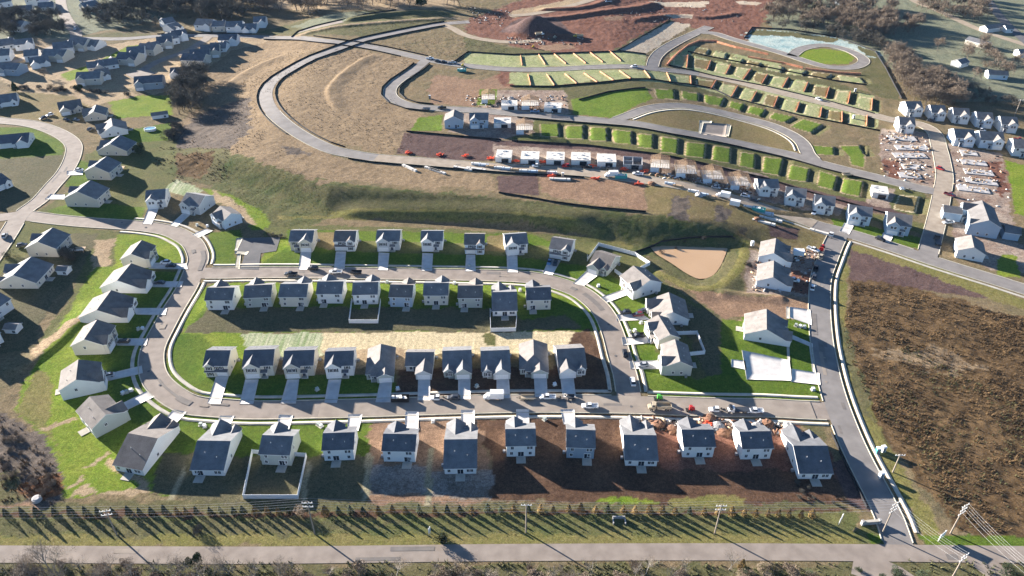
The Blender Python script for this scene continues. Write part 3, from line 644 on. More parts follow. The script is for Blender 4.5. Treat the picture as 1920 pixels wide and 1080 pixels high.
# fine grain: individual tufts and clods, brighter and darker than the mean
n4 = nz(2.2, 3, 0.8)
g = nt.nodes.new('ShaderNodeMapRange'); g.inputs[1].default_value = 0.3; g.inputs[2].default_value = 0.7; g.inputs[3].default_value = 0.5; g.inputs[4].default_value = 1.5; L_(n4, g.inputs[0])
g2 = nt.nodes.new('ShaderNodeMapRange'); g2.inputs[1].default_value = 0.3; g2.inputs[2].default_value = 0.7; g2.inputs[3].default_value = 0.72; g2.inputs[4].default_value = 1.28; L_(nz(0.7, 3, 0.7), g2.inputs[0])
vm = nt.nodes.new('ShaderNodeVectorMath'); vm.operation = 'SCALE'; L_(mx.outputs['Result'], vm.inputs[0]); L_(mth('MULTIPLY', g.outputs[0], g2.outputs[0]), vm.inputs['Scale'])
L_(vm.outputs[0], b.inputs['Base Color']); b.inputs['Roughness'].default_value = 1.0; b.inputs['Specular IOR Level'].default_value = 0.05
bp = nt.nodes.new('ShaderNodeBump'); bp.inputs['Strength'].default_value = 0.55; bp.inputs['Distance'].default_value = 0.16; L_(n2, bp.inputs['Height']); L_(bp.outputs[0], b.inputs['Normal'])
GR = npmesh('ground', V, F, [m]); tag(GR, kind='structure')
for nm_, arr in (('cov_a', C1), ('cov_b', C2)):
    at = GR.data.attributes.new(nm_, 'FLOAT_COLOR', 'POINT'); at.data.foreach_set('color', np.concatenate([arr.reshape(-1, 3), np.ones((arr.shape[0]*arr.shape[1], 1))], 1).astype(np.float32).ravel())
at = GR.data.attributes.new('streak', 'FLOAT', 'POINT'); at.data.foreach_set('value', Sx.astype(np.float32).ravel())
# ------------------------------------------------------------------ houses
def share(o, name, parent, loc, rz=0):
    c = bpy.data.objects.new(name, o if isinstance(o, bpy.types.Mesh) else o.data); C.objects.link(c)
    c.parent = parent; c.location = loc; c.rotation_euler = (0, 0, rz); return c
WC = {}
def proto(key, fn, mats):
    if key not in WC:
        mb = MB(); fn(mb); me = bpy.data.meshes.new(key[0] if isinstance(key, tuple) else key); me.from_pydata(mb.v, [], mb.f)
        for m in mats: me.materials.append(m)
        me.polygons.foreach_set('material_index', mb.m); me.update(); WC[key] = me
    return WC[key]
def frame_fn(w, h):
    def f(mb):
        t = 0.12
        mb.box(-w/2-t, w/2+t, -0.09, 0.05, h/2, h/2+t); mb.box(-w/2-t, w/2+t, -0.11, 0.05, -h/2-t, -h/2)
        mb.box(-w/2-t, -w/2, -0.09, 0.05, -h/2, h/2); mb.box(w/2, w/2+t, -0.09, 0.05, -h/2, h/2)
        mb.box(-0.03, 0.03, -0.07, 0.05, -h/2, h/2)
    return f
def window(par, loc, rz, w=1.0, h=1.3, shut=False, name='window'):
    fr = share(proto(('frame', w, h), frame_fn(w, h), [M['trim']]), name, par, loc, rz)
    share(proto(('pane', w, h), lambda mb: mb.box(-w/2, w/2, -0.045, 0.03, -h/2, h/2), [M['glass']]), 'pane', fr, (0, 0, 0))
    if shut:
        for s in (-1, 1):
            share(proto(('shutter', h), lambda mb: mb.box(-0.2, 0.2, -0.08, 0.03, -h/2-.08, h/2+.08), [M['shutter']]), 'shutter', fr, (s*(w/2+0.36), 0, 0))
    return fr
def garage_fn(w, h):
    def f(mb):
        mb.box(-w/2, w/2, -0.05, 0.05, 0, h)
        for k in range(4):
            mb.box(-w/2+.06, w/2-.06, -0.085, -0.05, k*h/4+.06, (k+1)*h/4-.06)
    return f
def house(A, B, o, face='F', st=2, style='A', g='L', wall='white', roof='grey', label=None, group=None, detail=2, ridge='x', hw=None, pitch=0.5, patio=0.25, name='house', cat='house', sidewin=True, hip=False, garage=True):
    a = G(*A); b = G(*B); u = (b-a); u.z = 0; L = u.length; u.normalize(); v = Vector((-u.y, u.x, 0))
    if v.y < 0 and face in 'FB' : v = -v
    cen = (a+b)/2+v*(o/2); cen.z = min(a.z, b.z, base1(cen.x, cen.y)+0.0)
    xc = {'F': u, 'B': -u, 'R': None, 'L': None}[face]
    if face == 'R': yc = -u; xc = Vector((yc.y, -yc.x, 0))
    if face == 'L': yc = u; xc = Vector((yc.y, -yc.x, 0))
    w, d = (L, o) if face in 'FB' else (o, L)
    rz = math.atan2(xc.y, xc.x)
    H0 = hw if hw else (5.0 if st == 2 else 2.75)
    root = empty(name, cen, rz, label, cat, group)
    sm = M['s_'+wall]; rm = M['r_'+roof]
    ov = 0.35; P = pitch
    mb = MB(); rb = MB()
    x0, x1, y0, y1 = -w/2, w/2, -d/2, d/2
    def gabled(x0, x1, y0, y1, h, ax, p, mbx):
        z0 = -1.2
        if ax == 'x':
            zr = h+(y1-y0)/2*p; ym = (y0+y1)/2
            mbx.add([(x0,y0,z0),(x1,y0,z0),(x1,y1,z0),(x0,y1,z0),(x0,y0,h),(x1,y0,h),(x1,y1,h),(x0,y1,h),(x0,ym,zr),(x1,ym,zr)],
                   [(0,1,5,4),(2,3,7,6),(1,2,6,9,5),(3,0,4,8,7)])
        else:
            zr = h+(x1-x0)/2*p; xm = (x0+x1)/2
            mbx.add([(x0,y0,z0),(x1,y0,z0),(x1,y1,z0),(x0,y1,z0),(x0,y0,h),(x1,y0,h),(x1,y1,h),(x0,y1,h),(xm,y0,zr),(xm,y1,zr)],
                   [(0,1,5,8,4),(2,3,7,9,6),(1,2,6,5),(3,0,4,7)])
        return zr
    if hip:
        mb.add([(x0,y0,-1.2),(x1,y0,-1.2),(x1,y1,-1.2),(x0,y1,-1.2),(x0,y0,H0),(x1,y0,H0),(x1,y1,H0),(x0,y1,H0)], [(0,1,5,4),(1,2,6,5),(2,3,7,6),(3,0,4,7)])
        X0, X1, Y0, Y1 = x0-ov, x1+ov, y0-ov, y1+ov; e = H0-ov*P+.12
        if ridge == 'y':
            hwid = (X1-X0)/2; zr = e+hwid*P; xm = 0
            r0 = (0, Y0+hwid*(0.9), zr); r1 = (0, Y1-hwid*(0.2), zr)
            rb.slab([(X0,Y0,e),(X1,Y0,e),r0], .18, 0, 1); rb.slab([(X1,Y0,e),(X1,Y1,e),r1,r0], .18, 0, 1); rb.slab([(X1,Y1,e),(X0,Y1,e),r1], .18, 0, 1); rb.slab([(X0,Y1,e),(X0,Y0,e),r0,r1], .18, 0, 1)
        else:
            hwid = (Y1-Y0)/2; zr = e+hwid*P
            q = min(hwid, (X1-X0)/2-0.3)
            r0 = (X0+q, 0, zr); r1 = (X1-q, 0, zr)
            rb.slab([(X0,Y0,e),(X1,Y0,e),r1,r0], .18, 0, 1); rb.slab([(X1,Y0,e),(X1,Y1,e),r1], .18, 0, 1); rb.slab([(X1,Y1,e),(X0,Y1,e),r0,r1], .18, 0, 1); rb.slab([(X0,Y1,e),(X0,Y0,e),r0], .18, 0, 1)
    elif ridge == 'x':
        zr = gabled(x0, x1, y0, y1, H0, 'x', P, mb); e = H0-ov*P+.12
        rb.slab([(x0-ov,y0-ov,e),(x1+ov,y0-ov,e),(x1+ov,0,zr+.12),(x0-ov,0,zr+.12)], .2, 0, 1)
        rb.slab([(x1+ov,y1+ov,e),(x0-ov,y1+ov,e),(x0-ov,0,zr+.12),(x1+ov,0,zr+.12)], .2, 0, 1)
    else:
        zr = gabled(x0, x1, y0, y1, H0, 'y', P, mb); e = H0-ov*P+.12
        rb.slab([(x0-ov,y1+ov,e),(x0-ov,y0-ov,e),(0,y0-ov,zr+.12),(0,y1+ov,zr+.12)], .2, 0, 1)
        rb.slab([(x1+ov,y0-ov,e),(x1+ov,y1+ov,e),(0,y1+ov,zr+.12),(0,y0-ov,zr+.12)], .2, 0, 1)
    sg = -1 if g == 'L' else 1
    def gable(gx, gw, proj, hg, pg):
        zg = hg+gw/2*pg
        if ridge == 'x' or hip: zg = min(zg, H0+d/2*P-0.4)
        pg = (zg-hg)/(gw/2)
        yf = y0-proj
        gabled(gx-gw/2, gx+gw/2, yf, y0+0.25, hg, 'y', pg, mb)
        o2 = 0.28
        yi = y0+max(0.3, (zg-H0)/P+.35) if ridge == 'x' or hip else y0+3
        ye = y0+max(0.02, (hg-o2*pg-H0)/P) if ridge == 'x' or hip else y0+.1
        for s in (-1, 1):
            pts = [(gx, yf-o2, zg+.12), (gx, yi, zg+.12), (gx+s*(gw/2+o2), ye, hg-o2*pg+.12), (gx+s*(gw/2+o2), yf-o2, hg-o2*pg+.12)]
            if s < 0: pts = pts[::-1]
            rb.slab(pts[::-1], .18, 0, 1)
        return yf
    GW = min(5.6, w*0.56); gx = sg*(w/2-GW/2-0.18); gy = y0; wins = []
    if style == 'A':           # two storeys, garage under a full-height front gable, porch beside it
        gy = gable(gx, GW, 1.3, H0, 0.75)
        if detail: wins += [(gx-0.75, gy, H0-1.1, 1), (gx+0.75, gy, H0-1.1, 1), (-sg*(w/2-2.0), y0, H0-1.0, 1)]
    elif style == 'B':         # flat front, pent roof over the garage, narrow gable on the other side
        gw2 = min(4.0, w*.4); gable(-sg*(w/2-gw2/2-0.2), gw2, 0.6, H0, 0.8)
        rb.slab([(x0-.1,y0-1.2,2.75),(x1+.1,y0-1.2,2.75),(x1+.1,y0,3.35),(x0-.1,y0,3.35)], .16, 0, 1)
        if detail: wins += [(-sg*(w/2-gw2/2-.2), y0-.6, H0-.9, 1), (gx, y0, H0-.9, 1), (gx+sg*-2.4, y0, H0-.9, 1), (-sg*(w/2-gw2/2-.2), y0-.6, 1.5, 1)]
    elif style == 'R':         # single storey, garage wing and a small gable
        gy = gable(gx, GW+.4, 2.2, H0, 0.75 if not hip else 0.5)
        gw2 = min(3.6, w*.32)
        if not hip: gable(-sg*(w/2-gw2/2-.25), gw2, 0.9, H0, 0.85)
        if detail: wins += [(-sg*(w/2-gw2/2-.25), y0-(0.9 if not hip else 0), 1.5, 1)]
    elif style == 'E':         # ell: a deep garage wing
        gy = gable(gx, GW+.2, 4.6, H0, 0.55)
        if detail: wins += [(-sg*(w/2-1.8), y0, 1.5, 0)]
    elif style == 'P':         # plain
        if detail: wins += [(-w*.25, y0, 1.5, 0), (w*.25, y0, 1.5, 0)]
    mb.build('wall', [sm], root)
    rf = rb.build('roof', [rm, M['trim']], root)
    if garage:
        share(proto(('garage_door', GW), garage_fn(GW-1.0, 2.15), [M['trim']]), 'garage_door', root, (gx, gy-0.03, 0.05))
    if detail:
        for (x, y, z, s) in wins: window(root, (x, y-.03, z), 0, 1.0, 1.35, bool(s) and detail > 1)
        share(proto('front_door', lambda q: q.box(-.48,.48,-.06,.05,0,2.1), [M['door']]), 'front_door', root, (gx-sg*(GW/2+.9), y0-.02, 0.15))
        if style in 'AR':
            pr = MB(); px = gx-sg*(GW/2+1.3); pr.slab([(px-1.25,y0-1.5,2.65),(px+1.25,y0-1.5,2.65),(px+1.25,y0+.05,3.1),(px-1.25,y0+.05,3.1)], .15, 0, 1)
            po = pr.build('porch_roof', [rm, M['trim']], root)
            share(proto('post', lambda q: q.box(-.1,.1,-.1,.1,0,2.55), [M['trim']]), 'post', po, (px-sg*1.0, y0-1.35, 0))
            share(proto('doorstep', lambda q: q.box(-1.2,1.2,-1.6,0,-.3,.14), [M['concrete']]), 'doorstep', root, (px, y0, 0))
        # rear
        for (x, z) in ([(-w*.36,H0-1.1),(-w*.27,H0-1.1),(w*.30,H0-1.1),(-w*.33,1.5),(w*.33,1.5)] if st == 2 else [(-w*.36,1.55),(-w*.25,1.55),(w*.36,1.55)]):
            window(root, (x, y1+.03, z), math.pi, .85, 1.2)
        window(root, (w*(.25-patio), y1+.03, 1.15), math.pi, 1.8, 2.0, name='sliding_door')
        share(proto('patio', lambda q: q.box(-1.5,1.5,0.02,3.0,-.3,.13), [M['concrete']]), 'patio', root, (w*(.25-patio), y1, 0))
        if sidewin:
            window(root, (x1+.03, d*.12, 1.5), math.pi/2, .8, 1.1)
            window(root, (x1+.03, -d*.2, 1.5), math.pi/2, .8, 1.1)
            window(root, (x0-.03, d*.1, H0-1.2), -math.pi/2, .8, 1.1)
        if detail > 1:
            for (x, y) in ((w*.18, d*.22), (-w*.22, d*.3)):
                if ridge == 'x' and not hip:
                    share(proto('vent_pipe', lambda q: q.tube((0,0,-.3),(0,0,.55),.09,.09,6), [M['metal']]), 'vent_pipe', rf, (x, y, H0+(d/2-abs(y))*P+.1))
            if style != 'P':
                share(proto('air_conditioner', lambda q: (q.box(-.42,.42,-.42,.42,0,.85), q.box(-.36,.36,-.36,.36,.85,.92)), [M['rim']]), 'air_conditioner', root, (x1+.75, d*.3, -.05))
    elif detail == 0:
        window(root, (-w*.25, y1+.03, 1.5), math.pi, 1.2, 1.2); window(root, (w*.2, y1+.03, H0-1.2), math.pi, 1.2, 1.2)
        window(root, (-sg*w*.3, y0-.03, H0-1.2), 0, 1.2, 1.2)
    return root
WN = {'white':'white','cream':'cream','beige':'beige','grey':'pale grey','sage':'sage green','blue':'blue','tan':'tan','paleblue':'pale blue','slate':'slate blue'}
# row 4: fronts face the camera, backs to the grassy bank
for i, (A, B, o, st, g, wall, roof, sty) in enumerate([
 ((546,470),(588,470),10.5,2,'R','beige','charcoal','A'), ((629,470),(667,470),10,2,'L','white','brown','B'), ((708,469),(750,469),10,2,'L','grey','charcoal','A'),
 ((791,469),(830,469),9.5,2,'L','white','charcoal','A'), ((872,476),(908,476),10,2,'L','paleblue','brown','B'), ((949,477),(989,474),10,2,'L','white','charcoal','A'), ((1030,483),(1068,489),10.5,2,'L','white','grey','B')]):
    house(A, B, o, 'F', st, sty, g, wall, roof, f'{WN[wall]} two storey house, {ordn(i)} from left in the row below the grassy bank', 'houses below the grassy bank')
house((1104,506),(1139,517), 13, 'F', 1, 'R', 'L', 'sage','brown', 'sage green single storey house inside a white vinyl yard fence at the north street bend', 'houses on the outer east side of the loop', hip=False, hw=3)
# row 3: backs face the camera, inside the loop
for i, (A, B, o, st, g, wall, roof, pt) in enumerate([
 ((390,581),(439,581),10,2,'R','white','grey',.45), ((462,577),(511,575),10,2,'R','sage','grey',.45), ((527,575),(577,575),10.5,2,'L','cream','charcoal',.5), ((597,569),(643,569),10,2,'R','white','charcoal',.0),
 ((664,571),(709,570),10,2,'L','white','charcoal',.2), ((732,575),(773,576),10,2,'L','blue','brown',.5), ((796,572),(840,572),10,2,'L','cream','charcoal',.25), ((860,577),(904,577),10,2,'L','sage','brown',.0),
 ((924,593),(969,592),15,1,'R','white','charcoal',.25), ((988,581),(1032,580),10,2,'R','cream','dark',.0)]):
    house(A, B, o, 'B', st, 'A' if st == 2 else 'R', g, wall, roof, f'{WN[wall]} house backing onto the shaded yards inside the loop, {ordn(i)} from left', 'houses on the inner north row', patio=pt)
# row 2: fronts face the camera, inside the loop
R2 = [((388,705),(431,705),10.5,2,'R','cream','dark','B',0), ((461,706),(515,704),11,2,'L','cream','dark','A',0), ((536,706),(590,704),10.5,2,'L','beige','dark','A',0), ((613,706),(664,704),10,2,'L','white','dark','A',0),
 ((688,712),(739,709),14,1,'R','sage','weathered','R',1), ((762,696),(812,696),9,1,'R','grey','grey','E',0), ((832,705),(884,703),13,1,'R','sage','charcoal','R',0), ((904,705),(956,703),13,1,'R','grey','charcoal','R',0),
 ((975,702),(1027,702),14,1,'R','sage','weathered','R',1), ((1048,703),(1098,700),13.5,1,'L','white','grey','R',0)]
for i, (A, B, o, st, g, wall, roof, sty, hp) in enumerate(R2):
    house(A, B, o, 'F', st, sty, g, wall, roof, f'{WN[wall]} {"two" if st == 2 else "single"} storey house facing the south street inside the loop, {ordn(i)} from left', 'houses on the inner south row', hip=bool(hp), ridge='y' if hp else 'x', pitch=.55 if st == 1 else .5)
# row 1: backs face the camera
R1 = [((218,882),(271,892),19,1,'R','white','brown',.25), ((362,891),(422,892),17,1,'R','white','charcoal',.0), ((492,871),(547,873),10.5,2,'R','sage','charcoal',.45), ((609,864),(665,862),9.5,2,'R','white','dark',.15),
 ((720,865),(779,866),9.5,2,'R','white','dark',.5), ((834,889),(893,888),17,1,'R','white','charcoal',.25), ((950,856),(1003,855),9.5,2,'R','white','charcoal',.25), ((1062,858),(1113,860),10,2,'R','slate','charcoal',.5),
 ((1172,873),(1231,874),15,1,'R','white','charcoal',.25), ((1279,857),(1336,857),9.5,2,'R','white','dark',.3), ((1388,861),(1443,860),9.5,2,'R','white','dark',.25), ((1496,898),(1557,898),16,1,'R','white','dark',.25)]
yard = ['on a green lawn','beside a straw strip','in a white fenced yard','on a green lawn','on pale straw dirt','on pale straw dirt','on brown soil','on brown soil','on brown soil','on red dirt','on red dirt','on red dirt']
for i, (A, B, o, st, g, wall, roof, pt) in enumerate(R1):
    house(A, B, o, 'B', st, 'A' if st == 2 else 'R', g, wall, roof, f'{WN[wall]} house {yard[i]}, {ordn(i)} from left in the nearest row', 'houses in the nearest row', patio=pt, pitch=.5 if st == 2 else .42)
# west side of the loop: gable ends face the camera, fronts to the street
for i, (A, B, o, st, g, wall, roof) in enumerate([((232,502),(278,502),11,2,'L','beige','brown'), ((192,549),(266,550),12.5,1,'L','white','brown'), ((152,606),(231,605),13,1,'L','white','brown'), ((141,666),(200,664),11.5,2,'L','beige','brown'),
 ((119,751),(193,734),11,2,'L','white','brown'), ((181,822),(239,791),12,2,'L','sage','brown')]):
    house(A, B, o, 'R', st, 'A' if st == 2 else 'R', g, wall, roof, f'{WN[wall]} house on the outer west side of the loop, {ordn(i)} from the top', 'houses on the outer west side of the loop', pitch=.5 if st == 2 else .45, hw=4.6 if st == 2 else None)
# east side
E = [((1191,561),(1238,546),11.5,'L',2,'R','white','weathered','white two storey house at the loop bend, standing below the muddy pond'), ((1226,608),(1290,610),13,'L',1,'L','white','weathered','white single storey house between the pond corner house and the fenced yard'),
 ((1233,655),(1271,650),12,'L',2,'L','beige','weathered','beige house with a white fenced back yard on the east side of the loop'), ((1246,704),(1295,705),12,'L',2,'R','sage','weathered','sage green house on the corner lawn above the south street junction'),
 ((1394,637),(1469,649),13,'R',1,'L','white','weathered','white long house on a lawn beside the large pale concrete pad'), ((1421,491),(1472,500),13,'R',1,'L','paleblue','weathered','upper of the two pale blue houses beside the row of parked trucks'),
 ((1417,537),(1472,546),13,'R',1,'L','paleblue','weathered','lower of the two pale blue houses beside the row of parked trucks')]
for A, B, o, f, st, g, wall, roof, lab in E:
    house(A, B, o, f, st, 'A' if st == 2 else 'R', g, wall, roof, lab, 'houses on the outer east side of the loop', hw=4.6 if st == 2 else 3.0)
# houses up the west street
WS = [((278,391),(313,388),11,'F',2,'L','white','charcoal','white house with dark gable on the west street curve, left of its three neighbours'), ((343,397),(376,403),12,'F',2,'L','grey','charcoal','pale grey middle house of three on the west street curve'),
 ((422,430),(455,417),10,'L',2,'L','paleblue','weathered','pale blue right house of three on the west street curve by the parking lot'), ((126,387),(186,389),12,'L',2,'L','beige','charcoal','beige house on the lawn corner above the west street junction'),
 ((163,336),(209,338),12,'L',2,'L','beige','charcoal','beige house with a timber deck above the west street junction'), ((187,291),(240,292),12,'L',1,'L','beige','charcoal','beige low house beside a round green tree on the west hillside'),
 ((193,259),(241,251),13,'L',1,'L','white','weathered','white gabled house next to the oval pool yard'), ((162,228),(200,224),12,'L',1,'L','tan','weathered','tan house between the pool yard house and the open lawn'),
 ((115,216),(157,209),13,'F',1,'L','beige','brown','beige house with two cars before it at the top of the west road'), ((-22,205),(35,197),13,'F',1,'L','white','charcoal','white house cut by the left edge above the west road'),
 ((-20,281),(56,274),12,'F',1,'R','white','dark','white house with dark roof inside the bend of the west road'), ((-42,378),(24,348),12,'F',1,'L','white','dark','white house cut by the left edge below the west road bend'),
 ((55,481),(111,482),12,'L',2,'L','beige','charcoal','beige house with a brown shrub bed, left of the west street lawns'), ((2,541),(72,541),14,'L',1,'L','cream','charcoal','cream low house with hip of dark shingles near the small white shed'),
 ((-30,618),(27,578),12,'F',2,'L','white','charcoal','white house with many windows cut by the left edge above the grey shed'), ((-45,668),(8,641),12,'F',2,'L','white','charcoal','white house corner cut by the left edge below the grey shed')]
for A, B, o, f, st, g, wall, roof, lab in WS:
    house(A, B, o, f, st, 'A' if st == 2 else 'R', g, wall, roof, lab, 'houses on the old west streets', detail=1, hw=4.6 if st == 2 else 3.0)
# distant estate, upper left
DE = '''15 92 30 w c|48 94 34 w c|17 142 36 d c|62 116 26 w c|78 126 36 w c|102 116 40 b c|122 102 36 w c|145 95 32 b c|166 94 30 w c|6 116 30 w c|168 160 44 b c|183 138 30 b c|205 130 38 w c|238 123 36 b d|257 112 32 w c|275 104 30 b c|293 98 26 w c|311 91 28 b d|326 84 24 w c|341 77 26 w d|341 145 40 w d|362 125 42 b d|377 116 36 s d|396 108 34 b d|409 98 30 w c|428 86 34 w d|281 168 52 d d|322 53 20 w c|336 60 18 w c|381 58 30 w c|411 60 24 b c|440 61 30 w c|468 62 26 w c|10 14 30 w c|48 30 30 b w|62 10 26 w c|88 20 28 b c|165 10 26 w c|176 22 28 b c|30 60 24 w c|196 150 26 w w|488 52 22 w c'''
for i, s in enumerate(DE.split('|')):
    x, y, w, cw, cr = s.split(); x = float(x); y = float(y); w = float(w)
    wall = {'w':'white','b':'beige','d':'slate','s':'sage'}[cw]; roof = {'c':'charcoal','d':'dark','w':'weathered'}[cr]
    tilt = random.choice((-2, 3, 5, 7)) if x < 400 else 1
    house((x-w/2, y+tilt*.4), (x+w/2, y-tilt*.4), 11+random.random()*3, 'F' if i % 3 else 'B', 1 if i % 4 == 0 else 2, 'A' if i % 4 else 'R', 'LR'[i % 2], wall, roof,
          f'{WN[wall]} {"low" if i % 4 == 0 else "tall"} house, {ordn(i)} of the hazy distant estate counted across the upper left', 'distant houses of the upper left estate', detail=0, hw=4.6 if i % 4 else 2.9)
# white houses on the right
for i, (A, B, o, w) in enumerate([((1698,218),(1726,218),11,'white'), ((1743,225),(1769,226),11,'white'), ((1784,230),(1813,232),11,'white'), ((1828,238),(1857,240),11,'paleblue'), ((1873,247),(1903,249),11,'white'), ((1683,248),(1711,250),11,'white'), ((1787,273),(1823,275),12,'paleblue'), ((1834,277),(1877,280),12,'paleblue'), ((1896,292),(1940,296),12,'white')]):
    house(A, B, o, 'F', 2, 'A', 'R', w, 'weathered', f'{WN[w]} new house with tan lit roof, {ordn(i)} of the cluster below the dark woods', 'new houses at the right edge', detail=1)
# street of new houses and frames
for A, B, o, w, rf, lab in [((1421,365),(1457,369),10,'white','charcoal','white new house on the dusty street, just right of the timber frames'), ((1470,381),(1506,388),10,'white','charcoal','white new house on the dusty street, second right of the timber frames'),
  ((1524,398),(1560,403),10,'white','charcoal','white new house with a white van on its drive on the dusty street'), ((1587,418),(1629,424),10,'paleblue','charcoal','pale blue new house facing the dusty street on a small lawn'), ((1658,436),(1702,443),12,'blue','weathered','blue new house with brown roof on the corner lawn by the street junction')]:
    house(A, B, o, 'F', 2, 'A', 'L', w, rf, lab, 'new houses on the dusty street', detail=1)
house((834,241),(868,241),10,'F',2,'P','L','blue','weathered','blue grey house with grey gable beside the dark plowed lot','new houses on the upper street',detail=1,ridge='y',garage=False)
house((881,240),(915,240),10,'F',2,'A','L','blue','charcoal','blue grey house with white porch front beside the dark plowed lot','new houses on the upper street',detail=1)
# clubhouse: several roofs, one building
hr = house((1815,440),(1868,448),20,'L',2,'R','L','blue','grey','large blue grey clubhouse with several roofs on bare red dirt at right',detail=1,name='clubhouse',cat='clubhouse',hw=6)
mb = MB(); mb.box(-9,-2,-16,-8,-1,4.2); mb.build('wing', [M['s_blue']], hr); mb = MB(); mb.box(2,9,8.5,15,-1,3.6); mb.build('wing', [M['s_blue']], hr)
for x0, x1, y0, y1, z in ((-9.4,-1.6,-16.4,-8,4.25),(1.6,9.4,8.4,15.4,3.65)):
    mb = MB(); xm = (x0+x1)/2; mb.slab([(x0,y0,z),(x1,y0,z),(xm,y0,z+2)],.1,0,0)
    mb.slab([(x0,y1,z),(x0,y0,z),(xm,y0,z+2),(xm,y1,z+2)],.2,0,1); mb.slab([(x1,y0,z),(x1,y1,z),(xm,y1,z+2),(xm,y0,z+2)],.2,0,1); mb.build('wing_roof', [M['r_grey'], M['trim']], hr)
house((1791,483),(1842,492),11,'L',1,'P','L','white','weathered','white wrapped low building with grey roof beside the street junction at right','',detail=1,name='house',hw=4,garage=False)
# far right farmsteads
for A, B, w, rf, lab in [((1670,100),(1690,104),'white','weathered','small white barn at the edge of the dark tree clump'), ((1850,62),(1880,58),'grey','weathered','long grey barn beside the far right road'), ((1800,128),(1815,124),'white','charcoal','small white shed in the frosty field at right'),
  ((1852,148),(1888,150),'paleblue','weathered','pale blue farmhouse in the frosty field at right'), ((1808,82),(1845,92),'tan','dark','dark roofed farmhouse among bare trees at upper right'), ((1910,108),(1935,108),'white','weathered','white farmhouse cut by the right edge among bare trees'), ((1885,62),(1898,62),'white','weathered','tiny white outbuilding next to the long grey barn'), ((1576,10),(1602,6),'paleblue','charcoal','blue roofed house deep in the bare woods at upper right')]:
    house(A, B, 8, 'F', 1, 'P', 'L', w, rf, lab, 'far farm buildings', detail=0, hw=3.2, name='barn' if 'barn' in lab else ('shed' if 'shed' in lab or 'outbuilding' in lab else 'farmhouse'), cat='barn' if 'barn' in lab else ('shed' if 'shed' in lab or 'outbuilding' in lab else 'house'), garage=False)
# sheds
for A, B, o, rf, lab in [((108,515),(126,516),4,'weathered','small white garden shed behind the cream hip roofed house'), ((10,625),(32,626),4,'weathered','pale garden shed in the shaded yard at the left edge'), ((286,224),(316,220),5,'weathered','long pale open shed on the lawn beside the oval pool')]:
    house(A, B, o, 'F', 1, 'P', 'L', 'white', rf, lab, None, detail=0, hw=2.2, name='garden_shed', cat='shed', garage=False)
# ------------------------------------------------------------------ houses under construction
def buildsite(A, B, o, kind, label, group):
    a = G(*A); b = G(*B); u = b-a; u.z = 0; w = u.length; u.normalize(); v = Vector((-u.y, u.x, 0))
    cen = (a+b)/2+v*(o/2); cen.z = base1(cen.x, cen.y)
    r = empty('unfinished_house' if kind != 'slab' else 'foundation', cen, math.atan2(u.y, u.x), label, 'unfinished house' if kind != 'slab' else 'foundation', group)
    x0, x1, y0, y1 = -w/2, w/2, -o/2, o/2
    if kind == 'slab':
        mb = MB(); mb.box(x0, x1, y0, y1, -.5, .35); mb.build('slab', [M['slab']], r)
        mb = MB()
        for k in range(9):
            x = random.uniform(x0+.5, x1-.5); y = random.uniform(y0+.5, y1-.5); mb = MB(); mb.box(x, x+random.uniform(.3,2), y, y+random.uniform(.2,.6), .35, .35+random.uniform(.2,.9)); mb.build('board_bundle', [M['wood']], r)
    elif kind in ('deck', 'open'):
        mb = MB(); mb.box(x0, x1, y0, y0+.25, -.5, 2.6); mb.box(x0, x1, y1-.25, y1, -.5, 2.6); mb.box(x0, x0+.25, y0+.25, y1-.25, -.5, 2.6); mb.box(x1-.25, x1, y0+.25, y1-.25, -.5, 2.6)
        if kind == 'open': mb.box(-.1, .1, y0+.25, y1-.25, -.5, 2.6); mb.box(x0+.25, -.1, -.1, .1, -.5, 2.6)
        mb.build('wall', [M['wrap' if kind == 'deck' else 'block']], r)
        if kind == 'deck':
            mb = MB(); mb.box(x0-.05, x1+.05, y0-.05, y1+.05, 2.62, 2.92); mb.build('floor_deck', [M['deck']], r)
            mb = MB()
            for k in range(7):
                x = random.uniform(x0+.5, x1-2.5); y = random.uniform(y0+.5, y1-1); mb = MB(); mb.box(x, x+random.uniform(.5,2.2), y, y+random.uniform(.1,.5), 2.92, 2.92+random.uniform(.1,.5)); mb.build('board_bundle', [M['wrap']], r)
        share(proto('dark_panel', lambda q: q.box(-1.9,1.9,-.06,.02,0,2.2), [M['glass']]), 'opening_shade', r, (w*.12, y0-.01, .0))  # dark panel on the solid wall stands for the shade inside an opening
    elif kind == 'frame':
        mb = MB()
        for z0, z1 in ((0, 2.6), (2.8, 5.2)):
            n = int(w/1.2)
            for i in range(n+1):
                x = x0+w*i/n
                for y in (y0, y1): mb.box(x-.06, x+.06, y-.06, y+.06, z0, z1)
            n = int(o/1.2)
            for i in range(1, n):
                y = y0+o*i/n
                for x in (x0, x1, 0): mb.box(x-.06, x+.06, y-.06, y+.06, z0, z1)
            for y in (y0, y1): mb.box(x0, x1, y-.08, y+.08, z1, z1+.12)
        mb.build('stud_frame', [M['wood']], r)
        mb = MB(); mb.box(x0-.1, x1+.1, y0-.1, y1+.1, 2.66, 2.8); mb.build('floor_deck', [M['deck']], r)
        mb = MB(); n = 12
        for i in range(n):
            y = y0+o*i/(n-1)*.8
            mb.tube((x0-.3, y, 5.3), (0, y, 5.3+w*.22), .07, .07, 4); mb.tube((x1+.3, y, 5.3), (0, y, 5.3+w*.22), .07, .07, 4); mb.tube((x0, y, 5.33), (x1, y, 5.33), .06, .06, 4)
        mb.build('roof_truss', [M['wood']], r)
        mb = MB(); mb.box(x0-.02, x0+w*.45, y0-.16, y0-.1, 0, 2.6); mb.build('sheathing', [M['s_paleblue']], r)
    return r
